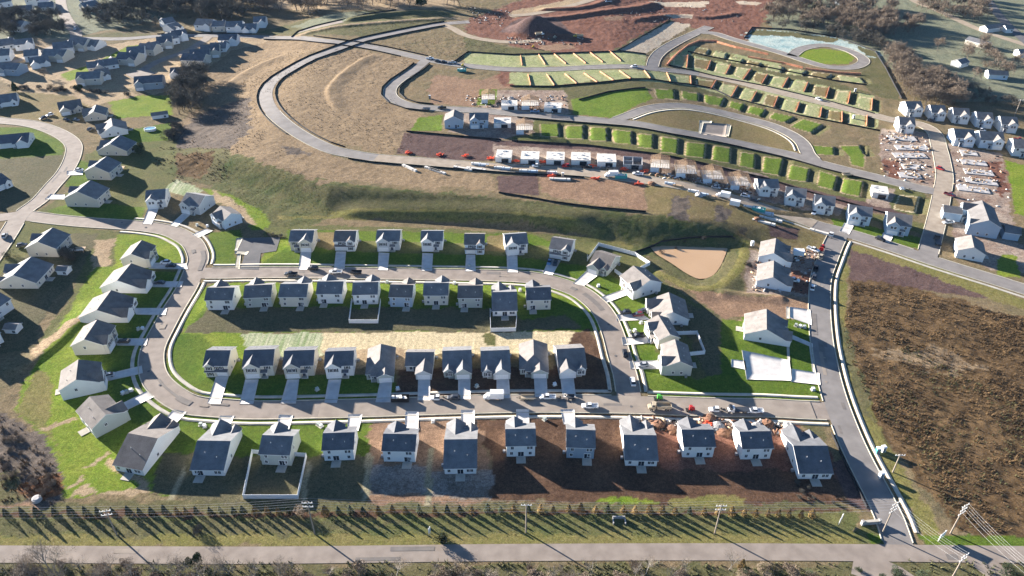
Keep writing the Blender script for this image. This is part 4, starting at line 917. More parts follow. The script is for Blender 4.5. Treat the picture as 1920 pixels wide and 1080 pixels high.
BS = [((929,304),(958,305),'deck'), ((976,307),(1010,308),'deck'), ((1024,308),(1058,309),'deck'), ((1071,309),(1107,310),'deck'), ((1120,312),(1155,313),'deck'), ((1168,316),(1204,318),'open'), ((1219,322),(1254,325),'frame'), ((1267,332),(1305,336),'frame'), ((1317,342),(1355,347),'frame'), ((1369,354),(1405,359),'frame')]
for i, (A, B, k) in enumerate(BS):
    lab = {'deck':'white decked first storey under construction','open':'open grey basement walls','frame':'bare timber house frame'}[k]
    buildsite(A, B, 10, k, f'{lab} on the dusty street, {ordn(i)} building from the plowed end', 'houses under construction on the dusty street')
for i, (A, B, k) in enumerate([((926,240),(958,240),'deck'), ((940,206),(970,206),'deck'), ((978,206),(1010,206),'frame'), ((1020,210),(1052,211),'deck'), ((968,252),(999,252),'frame'), ((903,194),(928,194),'frame'), ((1634,370),(1664,374),'deck')]):
    buildsite(A, B, 9, k, f'{"pale decked shell" if k == "deck" else "timber house frame"} on the upper street, {ordn(i)} unfinished building from its bend', 'unfinished houses on the upper street')
for i, s in enumerate('1668 263 1720 265|1683 281 1745 283|1680 296 1740 297|1695 317 1726 319|1688 333 1729 336|1803 290 1834 293|1805 308 1852 312|1811 326 1865 331|1813 343 1872 349|1797 357 1857 364'.split('|')):
    p = zo(s); buildsite(p[0], p[1], 6.5, 'slab', f'pale foundation slab, {ordn(i)} down in the {"left" if i < 5 else "right"} hand dirt lots beside the dusty side road', 'foundation slabs by the side road')
# ------------------------------------------------------------------ fences
def fence(px, h, m, name, label, cat, group=None, t=0.08, posts=None, drape=4.0):
    P = GP(px); L = []
    for i in range(len(P)-1):
        a = np.array(P[i]); b = np.array(P[i+1]); n = max(1, int(np.linalg.norm(b-a)/drape))
        for k in range(n): L.append(a+(b-a)*k/n)
    L.append(np.array(P[-1])); c0 = L[0]; z0 = base1(*c0)
    r = empty(name, (c0[0], c0[1], z0), 0, label, cat, group)
    mb = MB(); pm = MB()
    for i in range(len(L)-1):
        a = L[i]; b = L[i+1]; d = (b-a)/(np.linalg.norm(b-a)+1e-9); nn = np.array([-d[1], d[0]])*t/2
        za = base1(*a)-z0; zb = base1(*b)-z0; e = a-c0; f = b-c0
        vs = [(e[0]+nn[0],e[1]+nn[1],za-.4),(e[0]-nn[0],e[1]-nn[1],za-.4),(f[0]-nn[0],f[1]-nn[1],zb-.4),(f[0]+nn[0],f[1]+nn[1],zb-.4)]
        vs += [(x, y, z+h+.4) for x, y, z in vs]
        mb.add(vs, [(4,5,6,7),(0,1,5,4),(2,3,7,6),(1,2,6,5),(3,0,4,7)])
        if posts: pm.box(e[0]-.09, e[0]+.09, e[1]-.09, e[1]+.09, za, za+h+.12)
    if posts:
        mb.build('panel', [m], r); pm.build('post', [m], r)['kind'] = 'stuff'
    else: mb.build('mesh' if name != 'vinyl_fence' else 'panel', [m], r)
    return r
for px, lab in [('1101 484 1101 490 1122 461 1190 479 1218 497 1170 523 1152 510', 'white vinyl fence round the corner yard below the muddy pond'), ('660 566 655 606 709 606 714 566', 'white vinyl fence boxing a yard behind the inner north row of houses'),
  ('919 585 920 622 967 621 969 594', 'white vinyl fence behind the long low house inside the loop'), ('492 852 474 850 457 935 559 935 575 857 552 855', 'white vinyl fence round a back yard in the nearest row'), ('1268 628 1306 627 1321 664 1292 667', 'white vinyl fence behind the beige house on the east side')]:
    fence(zo(px), 1.8, M['vinyl'], 'vinyl_fence', lab, 'fence', 'white vinyl yard fences', .1, True, 2.4)
SF = [('850 117 877 98 960 103 1155 97', 'black silt fence along the top of the pale upper lots'), ('1155 97 1175 86 1256 38', 'black silt fence climbing beside the pink striped lots'), ('1157 96 1211 102', 'black silt fence below the pink striped lots'),
 ('956 162 1035 163 1080 159 1120 156 1182 149 1220 149 1257 155 1297 159 1335 166 1370 183 1440 201 1500 217 1600 236 1650 246', 'long black silt fence below the orange edged lots'), ('1085 188 1140 173 1210 165', 'black silt fence above the fan of green lots'),
 ('960 265 1100 273 1240 291 1440 336 1560 373 1700 412', 'long black silt fence below the row of green pads'), ('935 362 998 372 1035 379 1110 389 1211 398', 'black silt fence along the crest of the grassy bank'), ('762 247 940 263', 'black silt fence along the top of the plowed lot'),
 ('1290 97 1440 127 1560 151 1625 160', 'black silt fence between the two terraces of upper lots'), ('1255 123 1300 133 1440 163 1560 192 1640 214', 'low black silt fence edging the middle terrace lots'), ('1190 474 1240 454 1290 447 1350 445 1374 445', 'black silt fence along the upper bank of the pond'), ('1395 72 1410 52 1480 56 1570 70 1640 96 1660 128 1690 185','black silt fence round the pale seeded basin')]
for px, lab in SF: fence(zo(px), 0.9, M['black'], 'silt_fence', lab, 'silt fence', 'black silt fences')
def along(key, off, lo, hi):
    L = RD[key]['L']; n = len(L); return offset_line(L, off)[int(lo*n):int(hi*n):4]
def fence_xy(L, h, m, name, label, cat, group):
    z0 = base1(*L[0]); c0 = L[0]; r = empty(name, (c0[0], c0[1], z0), 0, label, cat, group); mb = MB()
    for i in range(len(L)-1):
        a = L[i]-c0; b = L[i+1]-c0; za = base1(*L[i])-z0; zb = base1(*L[i+1])-z0; t = .05
        mb.add([(a[0]-t,a[1]-t,za-.3),(b[0]-t,b[1]-t,zb-.3),(b[0]-t,b[1]-t,zb+h),(a[0]-t,a[1]-t,za+h),(a[0]+t,a[1]+t,za-.3),(b[0]+t,b[1]+t,zb-.3),(b[0]+t,b[1]+t,zb+h),(a[0]+t,a[1]+t,za+h)], [(0,1,2,3),(7,6,5,4),(3,2,6,7)])
    mb.build('mesh', [m], r)
for key, off, lo, hi, lab in [('upper',6,.56,.985,'black silt fence outlining the outer edge of the big brown hill road curve'), ('upper',-6,.5,.985,'black silt fence outlining the inner edge of the big brown hill road curve'), ('upper',6,.3,.5,'black silt fence along the dusty street below the house frames'), ('bend',6,.03,.3,'black silt fence on the inner side of the tight hill bend'), ('bend',-6,.03,.3,'black silt fence on the outer side of the tight hill bend'),
  ('bend',-6,.42,.93,'black silt fence between the upper street and the green pads'), ('cross',-6,.19,.36,'black silt fence below the crossing road on the brown hill'), ('cross',6,.24,.38,'black silt fence above the crossing road on the brown hill'), ('cross',6,.08,.18,'black silt fence beside the road entering the distant estate'), ('stub',5.5,.05,.95,'black silt fence beside the short dead end road at top'), ('main',5.5,.1,.28,'black silt fence beside the entrance road by the last house')]:
    fence_xy(along(key, off, lo, hi), .9, M['black'], 'silt_fence', lab, 'silt fence', 'black silt fences')
OF = '''976 105 979 123|1010 103 1022 121|1039 102 1061 120|1075 101 1098 119|1106 99 1130 117|1142 96 1164 115|990 140 995 160|1025 140 1039 160|1059 139 1081 157|1095 138 1120 155|1125 135 1151 152|1161 133 1182 148|1208 133 1219 147|1250 137 1257 153'''.split('|')
for q in LOTN+LOTS:
    p = zo(q); OF.append('%g %g %g %g' % (p[1][0]-1.5, p[1][1], p[2][0]-1.5, p[2][1]))
for i, s in enumerate(OF):
    fence(zo(s), .8, M['orange'], 'orange_fence', f'{ordn(i)} short orange barrier between the pale upper lots, counted from the left terrace', 'orange fence', 'orange barriers between lots', .35)
for i, s in enumerate(['1250 123 1262 108 1290 86 1310 78 1345 78', '1344 80 1380 90 1440 103', '1402 108 1470 120 1505 128', '1510 130 1575 138 1614 140', '1250 123 1275 96']):
    fence(zo(s), 1.3, M['orange'], 'orange_fence', ['curved orange barrier at the corner of the ridge road','orange barrier along the top terrace beside the ridge road','orange barrier along the top terrace above the oval green','orange barrier along the top terrace right of the oval green','inner orange barrier at the ridge road corner'][i], 'orange fence', 'orange barriers between lots', .5)
# ------------------------------------------------------------------ vehicles
def pt(name, par, key, fn, mats, loc=(0, 0, 0), rz=0): return share(proto((name, key), fn, mats), name, par, loc, rz)
def wheel_fn(r): return lambda q: (q.tube((0,-.13,0),(0,.13,0),r,r,10,0), q.tube((0,-.14,0),(0,.14,0),r*.55,r*.55,8,1))
def wheels(par, xs, y, r):
    for x in xs:
        for s in (-1, 1): pt('wheel', par, r, wheel_fn(r), [M['tyre'], M['rim']], (x, s*y, r))
def glassbox(secs): return lambda q: q.loft(secs)
def vehicle(kind, col, px, dpx, label, cat, group=None, wh=True):
    p = G(*px); q = G(px[0]+dpx[0], px[1]+dpx[1]); d = q-p
    rz = math.atan2(d.y, d.x); p.z += 0.06
    pm = M['p_'+col]
    nm = {'car':'parked_car','suv':'parked_car','pickup':'pickup_truck','van':'van','box':'box_truck','dump':'dump_truck','flat':'flatbed_truck','trailer':'trailer','boxtrailer':'box_trailer','skip':'dumpster','loader':'loader'}[kind]
    r = empty(nm, p, rz, label, cat, group)
    if kind in ('car', 'suv'):
        h = 1.45 if kind == 'car' else 1.78; k = .93 if kind == 'car' else 1.05
        pt('body', r, (kind, col), lambda q: (q.loft([(-2.3,.38,.78*k,.82,.74),(-2.15,.28,k,.92,.84),(1.0,.26,k,.93,.84),(1.9,.28,.88*k,.9,.8),(2.32,.36,.68*k,.8,.7)]), q.box(-1.45 if kind=='suv' else -1.1,.25,-.6,.6,h-.02,h+.04)), [pm])
        pt('window', r, kind, glassbox([(-2.05 if kind=='suv' else -1.8,.85*k,k+.02,.82,.76),(-1.5,.85*k,h,.84,.64),(.3,.85*k,h,.84,.64),(1.15,.85*k,k+.02,.84,.76)]), [M['glass']])
        if wh: wheels(r, (-1.4, 1.4), .86, .33)
    elif kind == 'pickup':
        pt('body', r, col, lambda q: (q.loft([(-.5,.4,1.1,.98,.9),(1.6,.4,1.12,.98,.9),(2.6,.42,1.02,.95,.85),(2.8,.5,.85,.88,.8)]), q.box(-.45,.75,-.66,.66,1.8,1.86)), [pm])
        pt('bed', r, col, lambda q: (q.box(-2.8,-.5,-.95,.95,.5,.65), q.box(-2.8,-.5,.85,.97,.65,1.15), q.box(-2.8,-.5,-.97,-.85,.65,1.15), q.box(-2.8,-2.7,-.85,.85,.65,1.15)), [pm])
        pt('window', r, 0, glassbox([(-.55,1.05,1.8,.88,.7),(.8,1.05,1.8,.88,.7),(1.5,1.05,1.13,.86,.8)]), [M['glass']])
        if wh: wheels(r, (-1.75, 1.85), .9, .4)
    elif kind == 'van':
        pt('body', r, col, lambda q: q.loft([(-2.7,.4,2.15,.98,.86),(1.3,.38,2.2,1.0,.88),(1.9,.38,1.55,1.0,.86),(2.6,.42,1.0,.95,.85),(2.75,.5,.85,.9,.8)]), [pm])
        pt('window', r, 0, glassbox([(1.1,1.3,2.02,1.012,.93),(1.5,1.3,1.95,1.012,.9),(1.98,1.3,1.52,1.01,.88)]), [M['glass']])
        if wh: wheels(r, (-1.7, 1.7), .9, .36)
    elif kind == 'box':
        pt('cargo_box', r, col, lambda q: (q.box(-3.4,1.3,-1.2,1.2,.95,3.4),), [pm])
        pt('cab', r, col, lambda q: q.loft([(1.35,.5,2.2,1.0,.85),(2.4,.5,2.15,1.0,.8),(2.9,.5,1.4,1.0,.85),(3.5,.55,1.15,.95,.85)]), [pm])
        pt('window', r, 0, glassbox([(1.9,1.35,2.05,1.01,.88),(2.42,1.35,2.08,1.01,.82),(2.93,1.35,1.42,1.0,.86)]), [M['glass']])
        pt('chassis', r, 0, lambda q: q.box(-3.3,1.3,-.5,.5,.55,.93), [M['tyre']])
        if wh: wheels(r, (-2.2, 2.6), .95, .45)
    elif kind in ('dump', 'flat'):
        pt('cab', r, col, lambda q: q.loft([(1.8,.7,2.7,1.1,1.0),(3.0,.7,2.65,1.1,.95),(3.2,.7,1.7,1.1,1.0),(4.3,.7,1.5,1.0,.9)]), [pm])
        pt('window', r, 1, glassbox([(2.2,1.7,2.5,1.11,1.02),(3.02,1.7,2.55,1.11,.97),(3.23,1.7,1.75,1.1,1.0)]), [M['glass']])
        if kind == 'dump': pt('dump_body', r, 0, lambda q: (q.box(-3.6,1.5,-1.2,1.2,1.0,1.2), q.box(-3.6,1.5,1.08,1.22,1.2,2.2), q.box(-3.6,1.5,-1.22,-1.08,1.2,2.2), q.box(1.4,1.52,-1.08,1.08,1.2,2.4), q.box(-3.6,-3.5,-1.08,1.08,1.2,2.0)), [M['p_tan']])
        else: pt('flat_bed', r, 0, lambda q: (q.box(-3.8,1.5,-1.2,1.2,1.0,1.15), q.box(1.4,1.5,-1.1,1.1,1.15,2.0)), [M['p_dark']])
        pt('chassis', r, 1, lambda q: q.box(-3.5,3.8,-.5,.5,.6,.98), [M['tyre']])
        wheels(r, (-2.9, -1.8, 3.2), 1.0, .5)
    elif kind in ('trailer', 'boxtrailer'):
        if kind == 'trailer': pt('bed', r, col, lambda q: (q.box(-2.6,2.0,-1.1,1.1,.55,.7), q.box(-2.6,2.0,1.0,1.1,.7,1.25), q.box(-2.6,2.0,-1.1,-1.0,.7,1.25)), [pm])
        else: pt('cargo_box', r, col, lambda q: q.box(-3.0,2.4,-1.1,1.1,.6,2.9), [pm])
        pt('drawbar', r, 0, lambda q: (q.tube((2.3,.5,.55),(3.5,0,.5),.06,.06), q.tube((2.3,-.5,.55),(3.5,0,.5),.06,.06), q.box(1.8,2.4,-.6,.6,.48,.54)), [M['tyre']])
        wheels(r, (-.6, .3), 1.2 if kind == 'trailer' else 1.02, .33)
    elif kind == 'skip':
        pt('container', r, col, lambda q: (q.box(-3,3,-1.15,1.15,.15,.3), q.box(-3,3,1.05,1.2,.3,1.9), q.box(-3,3,-1.2,-1.05,.3,1.9), q.box(-3.1,-3,-1.05,1.05,.3,1.9), q.box(3,3.1,-1.05,1.05,.3,1.9)), [pm])
        pt('rubbish', r, 0, lambda q: [q.box(x, x+random.uniform(.6,1.6), y, y+random.uniform(.4,1.1), .3, random.uniform(1.5,2.1)) for x in (-2.9,-1.6,-.3,1.1) for y in (-1.0,-.1)] and None, [M['wrap']])
    elif kind == 'loader':
        pt('body', r, col, lambda q: (q.box(-1.2,.6,-.55,.55,.4,1.4), q.box(-.4,.6,-.5,.5,1.42,2.2)), [pm])
        pt('bucket', r, 0, lambda q: (q.box(1.0,1.7,-.8,.8,.15,.5), q.tube((-.3,.6,1.3),(1.2,.6,.5),.08,.08), q.tube((-.3,-.6,1.3),(1.2,-.6,.5),.08,.08)), [M['tyre']])
        wheels(r, (-.75, .35), .62, .4)
    return r
E_ = (10, 0); W_ = (-10, 0)
VH = [
 ('pickup','dark',(546,516),W_,'dark pickup truck at the left end of the inner north street','pickup truck'),
 ('suv','black',(587,505),W_,'black car at the kerb before the leftmost driveway below the grassy bank','car'),
 ('pickup','white',(630,512),W_,'white pickup truck parked on the inner north street ahead of a dark flatbed','pickup truck'),
 ('trailer','black',(667,513),W_,'black utility trailer behind the white pickup on the inner north street','trailer'),
 ('car','blue',(1030,493),(-3,10),'blue car on the driveway of the rightmost house below the grassy bank','car'),
 ('car','dark',(1041,495),(-3,10),'dark car beside the blue car on a house driveway near the pond','car'),
 ('suv','white',(311,494),W_,'white car on the top driveway of the west side lawns','car'),
 ('car','black',(321,500),W_,'black car next to the white car on the top west side driveway','car'),
 ('car','dark',(300,532),W_,'dark car on the second driveway down the west side','car'),
 ('car','black',(233,642),W_,'black car on the fourth driveway down the west side','car'),
 ('car','silver',(203,706),(-10,2),'silver car against the garage on the long west side driveway','car'),
 ('skip','black',(751,751),E_,'long black dumpster heaped with rubbish on the south street','dumpster'),
 ('van','white',(822,749),W_,'white van at the kerb facing the dark car on the south street','van'),
 ('suv','dark',(851,748),W_,'dark car between the white van and the white box truck','car'),
 ('box','white',(926,748),W_,'white box truck at the kerb of the south street','box truck'),
 ('trailer','tan',(987,748),W_,'tan trailer loaded with rubble right of the white box truck','trailer'),
 ('pickup','white',(1027,747),W_,'white pickup truck towing a loaded trailer on the south street','pickup truck'),
 ('trailer','dark',(1062,747),W_,'dark equipment trailer hitched behind the white pickup on the south street','trailer'),
 ('pickup','white',(1106,764),W_,'white pickup truck on the far lane below the street corner','pickup truck'),
 ('dump','tan',(1238,767),W_,'tan dump truck by the red dirt yards on the south street','dump truck'),
 ('loader','red',(1295,770),W_,'small red loader on the south street behind the dump truck','loader'),
 ('van','white',(1344,771),W_,'white van on the south street between the red loader and flatbed','van'),
 ('flat','white',(1383,772),W_,'flatbed truck with dark bed at the east end of the south street','flatbed truck'),
 ('pickup','white',(1415,773),W_,'white pickup truck at the end of the truck line on the south street','pickup truck'),
 ('suv','white',(1186,718),(-2,-10),'white car driving up the east side of the loop','car'),
 ('car','black',(1172,665),(2,10),'black car parked on the east loop street by the beige house','car'),
 ('suv','black',(1173,588),(-10,1),'black car at the foot of the double car driveway on the east loop','car'),
 ('suv','maroon',(1196,592),(-10,1),'maroon car by the garage on the double car driveway','car'),
 ('car','dark',(1207,584),(-10,1),'dark car tucked behind the maroon car by the garage','car'),
 ('pickup','black',(1196,632),(-10,1),'black pickup on the driveway of the fenced beige house','pickup truck'),
 ('car','silver',(1205,686),(-10,1),'silver car on the driveway of the sage corner house','car'),
 ('loader','green',(1235,749),W_,'small bright green loader at the corner of the south street','loader'),
 ('boxtrailer','white',(1500,481),(10,1),'white box trailer beside the upper pale blue house','box trailer'),
 ('pickup','white',(1524,470),(10,4),'white pickup with dark bed beside the white box trailer','pickup truck'),
 ('pickup','red',(1541,467),(4,-10),'red pickup truck parked on the entrance road near the diagonal street','pickup truck'),
 ('van','white',(1557,443),(5,-10),'white van at the mouth of the entrance road','van'),
 ('suv','tan',(1539,483),(4,-10),'tan car behind the red pickup on the entrance road','car'),
 ('pickup','black',(1529,505),(2,-10),'black pickup on the entrance road verge beside bare dirt','pickup truck'),
 ('suv','dark',(1526,521),(2,-10),'dark car lowest in the entrance road line of trucks','car'),
 ('pickup','white',(1486,527),(10,2),'white pickup truck on red dirt before the lower pale blue house','pickup truck'),
 ('suv','white',(1523,541),(2,-10),'white car parked at the road edge below the line of trucks','car'),
 ('suv','black',(1650,450),(10,4),'black car on the diagonal street by the blue corner house','car'),
 ('flat','black',(1757,455),(-3,-10),'black flatbed truck in the shaded side road','flatbed truck'),
 ('pickup','white',(1778,403),(-10,1),'upper white pickup truck by the clubhouse lot','pickup truck'),
 ('pickup','dark',(1776,410),(-10,1),'dark pickup between two white pickups by the clubhouse lot','pickup truck'),
 ('pickup','silver',(1777,419),(-10,1),'silver pickup truck lowest of the three by the clubhouse lot','pickup truck'),
 ('van','white',(1526,400),(-4,10),'white van backed up to a new house on the dusty street','van'),
 ('trailer','white',(1697,356),E_,'white flat trailer on the brown pad beside the upper street','trailer'),
 ('trailer','tan',(1588,329),E_,'tan lumber trailer on the bright green pad','trailer'),
 ('suv','red',(1762,318),(10,3),'red car on the dusty side road by the foundation slabs','car'),
 ('pickup','maroon',(1780,367),(10,3),'maroon pickup at the edge of the dusty side road','pickup truck'),
 ('van','white',(1007,313),W_,'white van at the kerb before the first decked shells','van'),
 ('pickup','red',(1064,314),E_,'red pickup truck before the decked shells on the dusty street','pickup truck'),
 ('pickup','black',(1100,315),E_,'black pickup truck right of the red pickup on the dusty street','pickup truck'),
 ('loader','black',(1140,318),E_,'black loader before the open basement on the dusty street','loader'),
 ('box','white',(1146,332),W_,'white box truck beside a teal dumpster on the dusty street','box truck'),
 ('skip','teal',(1164,334),E_,'teal dumpster on the dusty street verge','dumpster'),
 ('pickup','white',(1196,328),(-10,-1),'white pickup truck before the timber frames on the dusty street','pickup truck'),
 ('car','silver',(1342,353),(10,3),'silver car before the third timber frame on the dusty street','car'),
 ('box','white',(1355,371),(-10,-3),'white box truck on the lower kerb of the dusty street','box truck'),
 ('boxtrailer','white',(1381,388),(10,3),'white box trailer on the grass beside the dusty street','box trailer'),
 ('skip','teal',(1422,396),(10,3),'teal dumpster on the grass verge above the tyre tracks','dumpster'),
 ('suv','white',(1397,369),(10,3),'white car between the last timber frame and first new house','car'),
 ('car','dark',(1413,377),(10,3),'dark car before the first new white house on the dusty street','car'),
 ('suv','white',(141,55),(-4,10),'white car on the hazy road at top left','car'),
 ('suv','black',(82,223),(-10,3),'black car at the verge of the west road top','car'),
 ('suv','white',(94,217),(-10,3),'white car behind the black car at the west road top','car'),
 ('car','dark',(125,226),(10,2),'dark car on the front yard of the topmost beige west house','car'),
 ('car','grey',(144,226),(10,2),'grey car in the shade beside the tan west house','car'),
 ('suv','dark',(171,244),(10,-4),'dark car on the drive of the pool yard house','car'),
 ('car','white',(149,320),(10,0),'white car on the driveway of the west house with a timber deck','car'),
 ('suv','silver',(10,444),(6,-10),'silver car driving on the west street junction','car'),
 ('suv','dark',(42,462),(10,-2),'dark car on the drive of the house with the brown shrub bed','car'),
 ('pickup','white',(806,111),E_,'white pickup at the crossing of the hill roads','pickup truck'),
 ('suv','dark',(821,116),E_,'dark car right of the white pickup at the hill crossing','car'),
 ('suv','black',(833,118),E_,'second dark car at the hill crossing beside the silt fence','car'),
 ('pickup','silver',(848,119),E_,'silver pickup at the corner of the pale upper lots','pickup truck'),
 ('loader','yellow',(868,125),E_,'yellow loader near the teal container on the hill','loader'),
 ('skip','teal',(866,134),E_,'teal container on the bare ground below the hill crossing','dumpster'),
 ('pickup','black',(829,204),W_,'black pickup on the upper street left of the blue grey houses','pickup truck'),
 ('trailer','grey',(799,206),W_,'grey trailer left of the black pickup on the upper street','trailer'),
 ('suv','white',(1189,126),W_,'white car alone on the road between the orange edged lots','car'),
 ('suv','white',(1535,188),(10,3),'white car on the street through the middle terrace lots','car'),
 ('pickup','blue',(1003,211),E_,'blue pickup before the timber frame on the upper street','pickup truck'),
 ('loader','yellow',(1000,90),E_,'yellow loader at the foot of the dark dirt mound','loader'),
 ('loader','tan',(1040,72),E_,'tan loader right of the dark dirt mound','loader'),
 ('dump','white',(1012,66),E_,'dump truck at the foot of the dark dirt mound','dump truck'),
 ('dump','yellow',(1085,70),W_,'yellow dump truck on the red dirt right of the mound','dump truck'),
 ('flat','white',(1140,5),W_,'flatbed truck among the spoil at the top of the red dirt','flatbed truck'),
 ('van','white',(1838,246),(10,2),'white van before the right edge cluster of new houses','van'),
 ('pickup','red',(1910,264),(10,2),'red pickup at the right edge below the new houses','pickup truck'),
 ('suv','dark',(1745,228),(10,2),'dark car between new houses at the upper right street end','car'),
]
for k, c, p, d, lab, cat in VH: vehicle(k, c, p, d, lab, cat, {'car':'parked cars'}.get(cat, cat+'s'), True)
# lumber packs and bundles on the dusty street kerb
def block_obj(name, px, size, m, label, cat, group=None, rz=0.0, n=3):
    p = G(*px); r = empty(name, p, rz, label, cat, group); sx, sy, sz = size
    mb = MB(); h = sz/n
    for k in range(n): mb.box(-sx/2+.1*(k % 2), sx/2-.12*(k % 3), -sy/2+.05*k, sy/2-.04*k, k*h, (k+1)*h-.04)
    mb.build('stack', [m], r)
    q = MB()
    for x in (-sx*.3, sx*.3): q.box(x-.06, x+.06, -sy/2-.02, sy/2+.02, 0, sz+.02)
    q.build('strap', [M['tyre']], r); return r
for i, (x, y) in enumerate([(893,309),(907,311),(921,314),(936,316),(951,318),(967,320),(983,322),(1000,323),(1018,324),(1035,325),(1256,346),(1272,351),(1300,360),(1318,366),(1335,371),(1404,390),(1440,402)]):
    block_obj('lumber_pack', (x, y), (5.5, 1.3, 1.2), M[('wrap','s_paleblue','wood')[i % 3]], f'wrapped lumber pack on the lower kerb of the dusty street, {ordn(i)} from the plowed end', 'lumber pack', 'wrapped lumber packs', -.1 if x < 1100 else -.35)
for i, (x, y, a) in enumerate([(768,316,-.75),(812,319,-.6),(820,322,-.6),(868,317,-.4),(893,318,-.3),(1050,337,-.1),(1445,412,-.5),(1432,418,-.5),(1540,437,-.6)]):
    block_obj('board_stack', (x, y), (11, 1.6, .9), M['deck'], f'stack of pale boards lying on grass by the dusty street, {ordn(i)} from left', 'board stack', 'stacks of pale boards', a)
for i, (x, y) in enumerate([(766,288),(824,291),(872,294),(918,298),(969,303),(1018,304),(1062,311),(1110,312),(1035,331),(1115,335),(1198,346),(1210,322),(1170,318),(1330,797)]):
    p = G(x, y); mb = MB()
    for k in range(16):
        a = random.uniform(0, 6.28); rr = random.uniform(0, 2.2); s = random.uniform(.3, .9); cx = rr*math.cos(a); cy = rr*.7*math.sin(a)
        mb.tube((cx-s, cy, random.uniform(.1,.9)), (cx+s, cy+random.uniform(-.8,.8), random.uniform(.1,1.0)), .28, .28, 5)
    o = mb.build('barrier_bundle', [M['orange_pile']], None, loc=p); tag(o, f'orange plastic bundle on bare dirt beside a kerb, {ordn(i)} from the brown hill end', 'plastic bundle', 'orange plastic bundles')
for i, (x, y) in enumerate([(1188,793),(1235,796),(1260,805),(1346,800),(1357,812),(1388,800),(1420,800),(1440,795),(1470,812),(1478,800),(1500,816),(1330,785),(958,185),(1222,345),(1180,300),(1310,366),(1420,412)]):
    p = G(x, y); n = 9; V = [(0,0,1.5)]; 
    mb = MB(); pr = []
    for j, (rr, z) in enumerate(((2.6,0),(1.7,.8),(.8,1.3))):
        for k in range(n): a = 6.283*k/n+j*.3; q = rr*random.uniform(.75,1.2); pr.append((q*math.cos(a), q*math.sin(a), z-.25*(j == 0)+random.uniform(-.1,.15)))
    fs = []
    for j in range(2):
        for k in range(n): fs.append((j*n+k, j*n+(k+1) % n, (j+1)*n+(k+1) % n, (j+1)*n+k))
    fs.append(tuple(2*n+k for k in range(n))); mb.add(pr, fs)
    o = mb.build('dirt_pile', [M['dirt_pile' if i % 3 else 'rock']], None, loc=p); tag(o, f'{"red dirt" if i % 3 else "grey gravel"} pile among the building debris, {ordn(i)} of the heaps along the dirt verges', 'dirt pile', 'dirt and gravel piles')
# portable toilets and utility boxes
def toilet(px, col, lab):
    r = empty('portable_toilet', G(*px), random.uniform(-.3,.3), lab, 'portable toilet', 'portable toilets')
    pt('cabin', r, col, lambda q: q.box(-.6,.6,-.6,.6,0,2.1), [M['p_'+col]]); pt('roof', r, 0, lambda q: q.loft([(-.65,2.1,2.3,.65,.4),(.65,2.1,2.3,.65,.4)]), [M['p_white']]); pt('door', r, col, lambda q: q.box(-.4,.4,-.64,-.6,.1,1.9), [M['p_grey']])
for px, c, l in [((1055,331),'tan','tan portable toilet on the verge below the decked shells'),((806,185),'grey','grey portable toilet on bare ground left of the green lot'),((1651,895),'white','white portable toilet behind the last nearest row house'),((1645,849),'teal','teal portable toilet beside the entrance road pavement'),((1655,846),'white','white portable toilet next to the teal one by the entrance road'),((1603,172),'white','white portable toilet in the middle terrace lots'),((1600,222),'white','white portable toilet in the lower terrace lots'),((1410,460),'white','white portable toilet left of the upper pale blue house')]: toilet(px, c, l)
for i, (x, y) in enumerate([(231,738),(238,736),(246,733),(377,797),(384,800),(597,797),(602,800),(595,731),(746,730),(894,725),(1040,722),(1021,787),(812,791),(1492,611),(1500,613),(1508,614),(1524,731),(260,618),(268,617),(370,423),(389,425),(726,530),(852,532),(600,528),(975,545),(1180,623),(1190,621),(1202,606),(1122,537),(880,499)]):
    r = empty('utility_box', G(x, y), random.uniform(0, 3), f'small {"green" if i % 2 else "pale"} utility box at a lot front, {ordn(i)} of those dotted round the loop', 'utility box', 'utility boxes')
    pt('cabinet', r, i % 2, lambda q: (q.box(-.5,.5,-.45,.45,0,.95), q.box(-.55,.55,-.5,.5,.95,1.05)), [M['p_white' if i % 2 == 0 else 's_sage']]); pt('pad', r, 0, lambda q: q.box(-.8,.8,-.7,.7,-.2,.08), [M['concrete']])
# ------------------------------------------------------------------ poles and wires
def pole(px, h, lab, arms=2, rz=0.0, lean=(0, 0)):
    p = G(*px); r = empty('utility_pole', p, rz, lab, 'utility pole', 'utility poles')
    mb = MB(); mb.tube((0,0,-.5), (0,0,h), .24, .15, 8); mb.build('shaft', [M['pole']], r)
    for k in range(arms):
        z = h-.5-k*1.6
        mb = MB(); mb.box(-1.5,1.5,-.24,-.10,z,z+.2); c = mb.build('crossarm', [M['metal']], r)
        for x in (-1.35, -.5, .5, 1.35):
            share(proto('insulator', lambda q: (q.tube((0,0,0),(0,0,.3),.06,.08,6), q.tube((0,0,.3),(0,0,.36),.12,.12,6)), [M['trim']]), 'insulator', c, (x, -.17, z+.2))
    return r, p, h
PL = [pole((219,1003), 11, 'utility pole nearest the left end of the highway verge', 2, .2), pole((590,1001), 14, 'utility pole standing below the white fenced yard', 2), pole((986,998), 12.4, 'utility pole at the middle of the highway verge', 1), pole((1340,1000), 12.5, 'utility pole below the red dirt yards', 2), pole((1655,998), 13, 'utility pole at the entrance road corner', 3, .5), pole((1782,1000), 12.5, 'utility pole in the scrub right of the entrance road', 3, .5)]
pole((1674,885), 8, 'short wooden pole beside the entrance road pavement', 1); pole((1902,218), 11, 'distant pole behind the new houses at the right edge', 1)
PL.append(pole((1778,1096), 13, 'utility pole at the bottom edge by the pale side lanes', 2, .5)); PL.append(pole((1915,1135), 13, 'utility pole at the bottom right corner', 2, .5)); PL.append(pole((-190,1003), 12, 'utility pole beyond the left edge of the highway verge', 2))
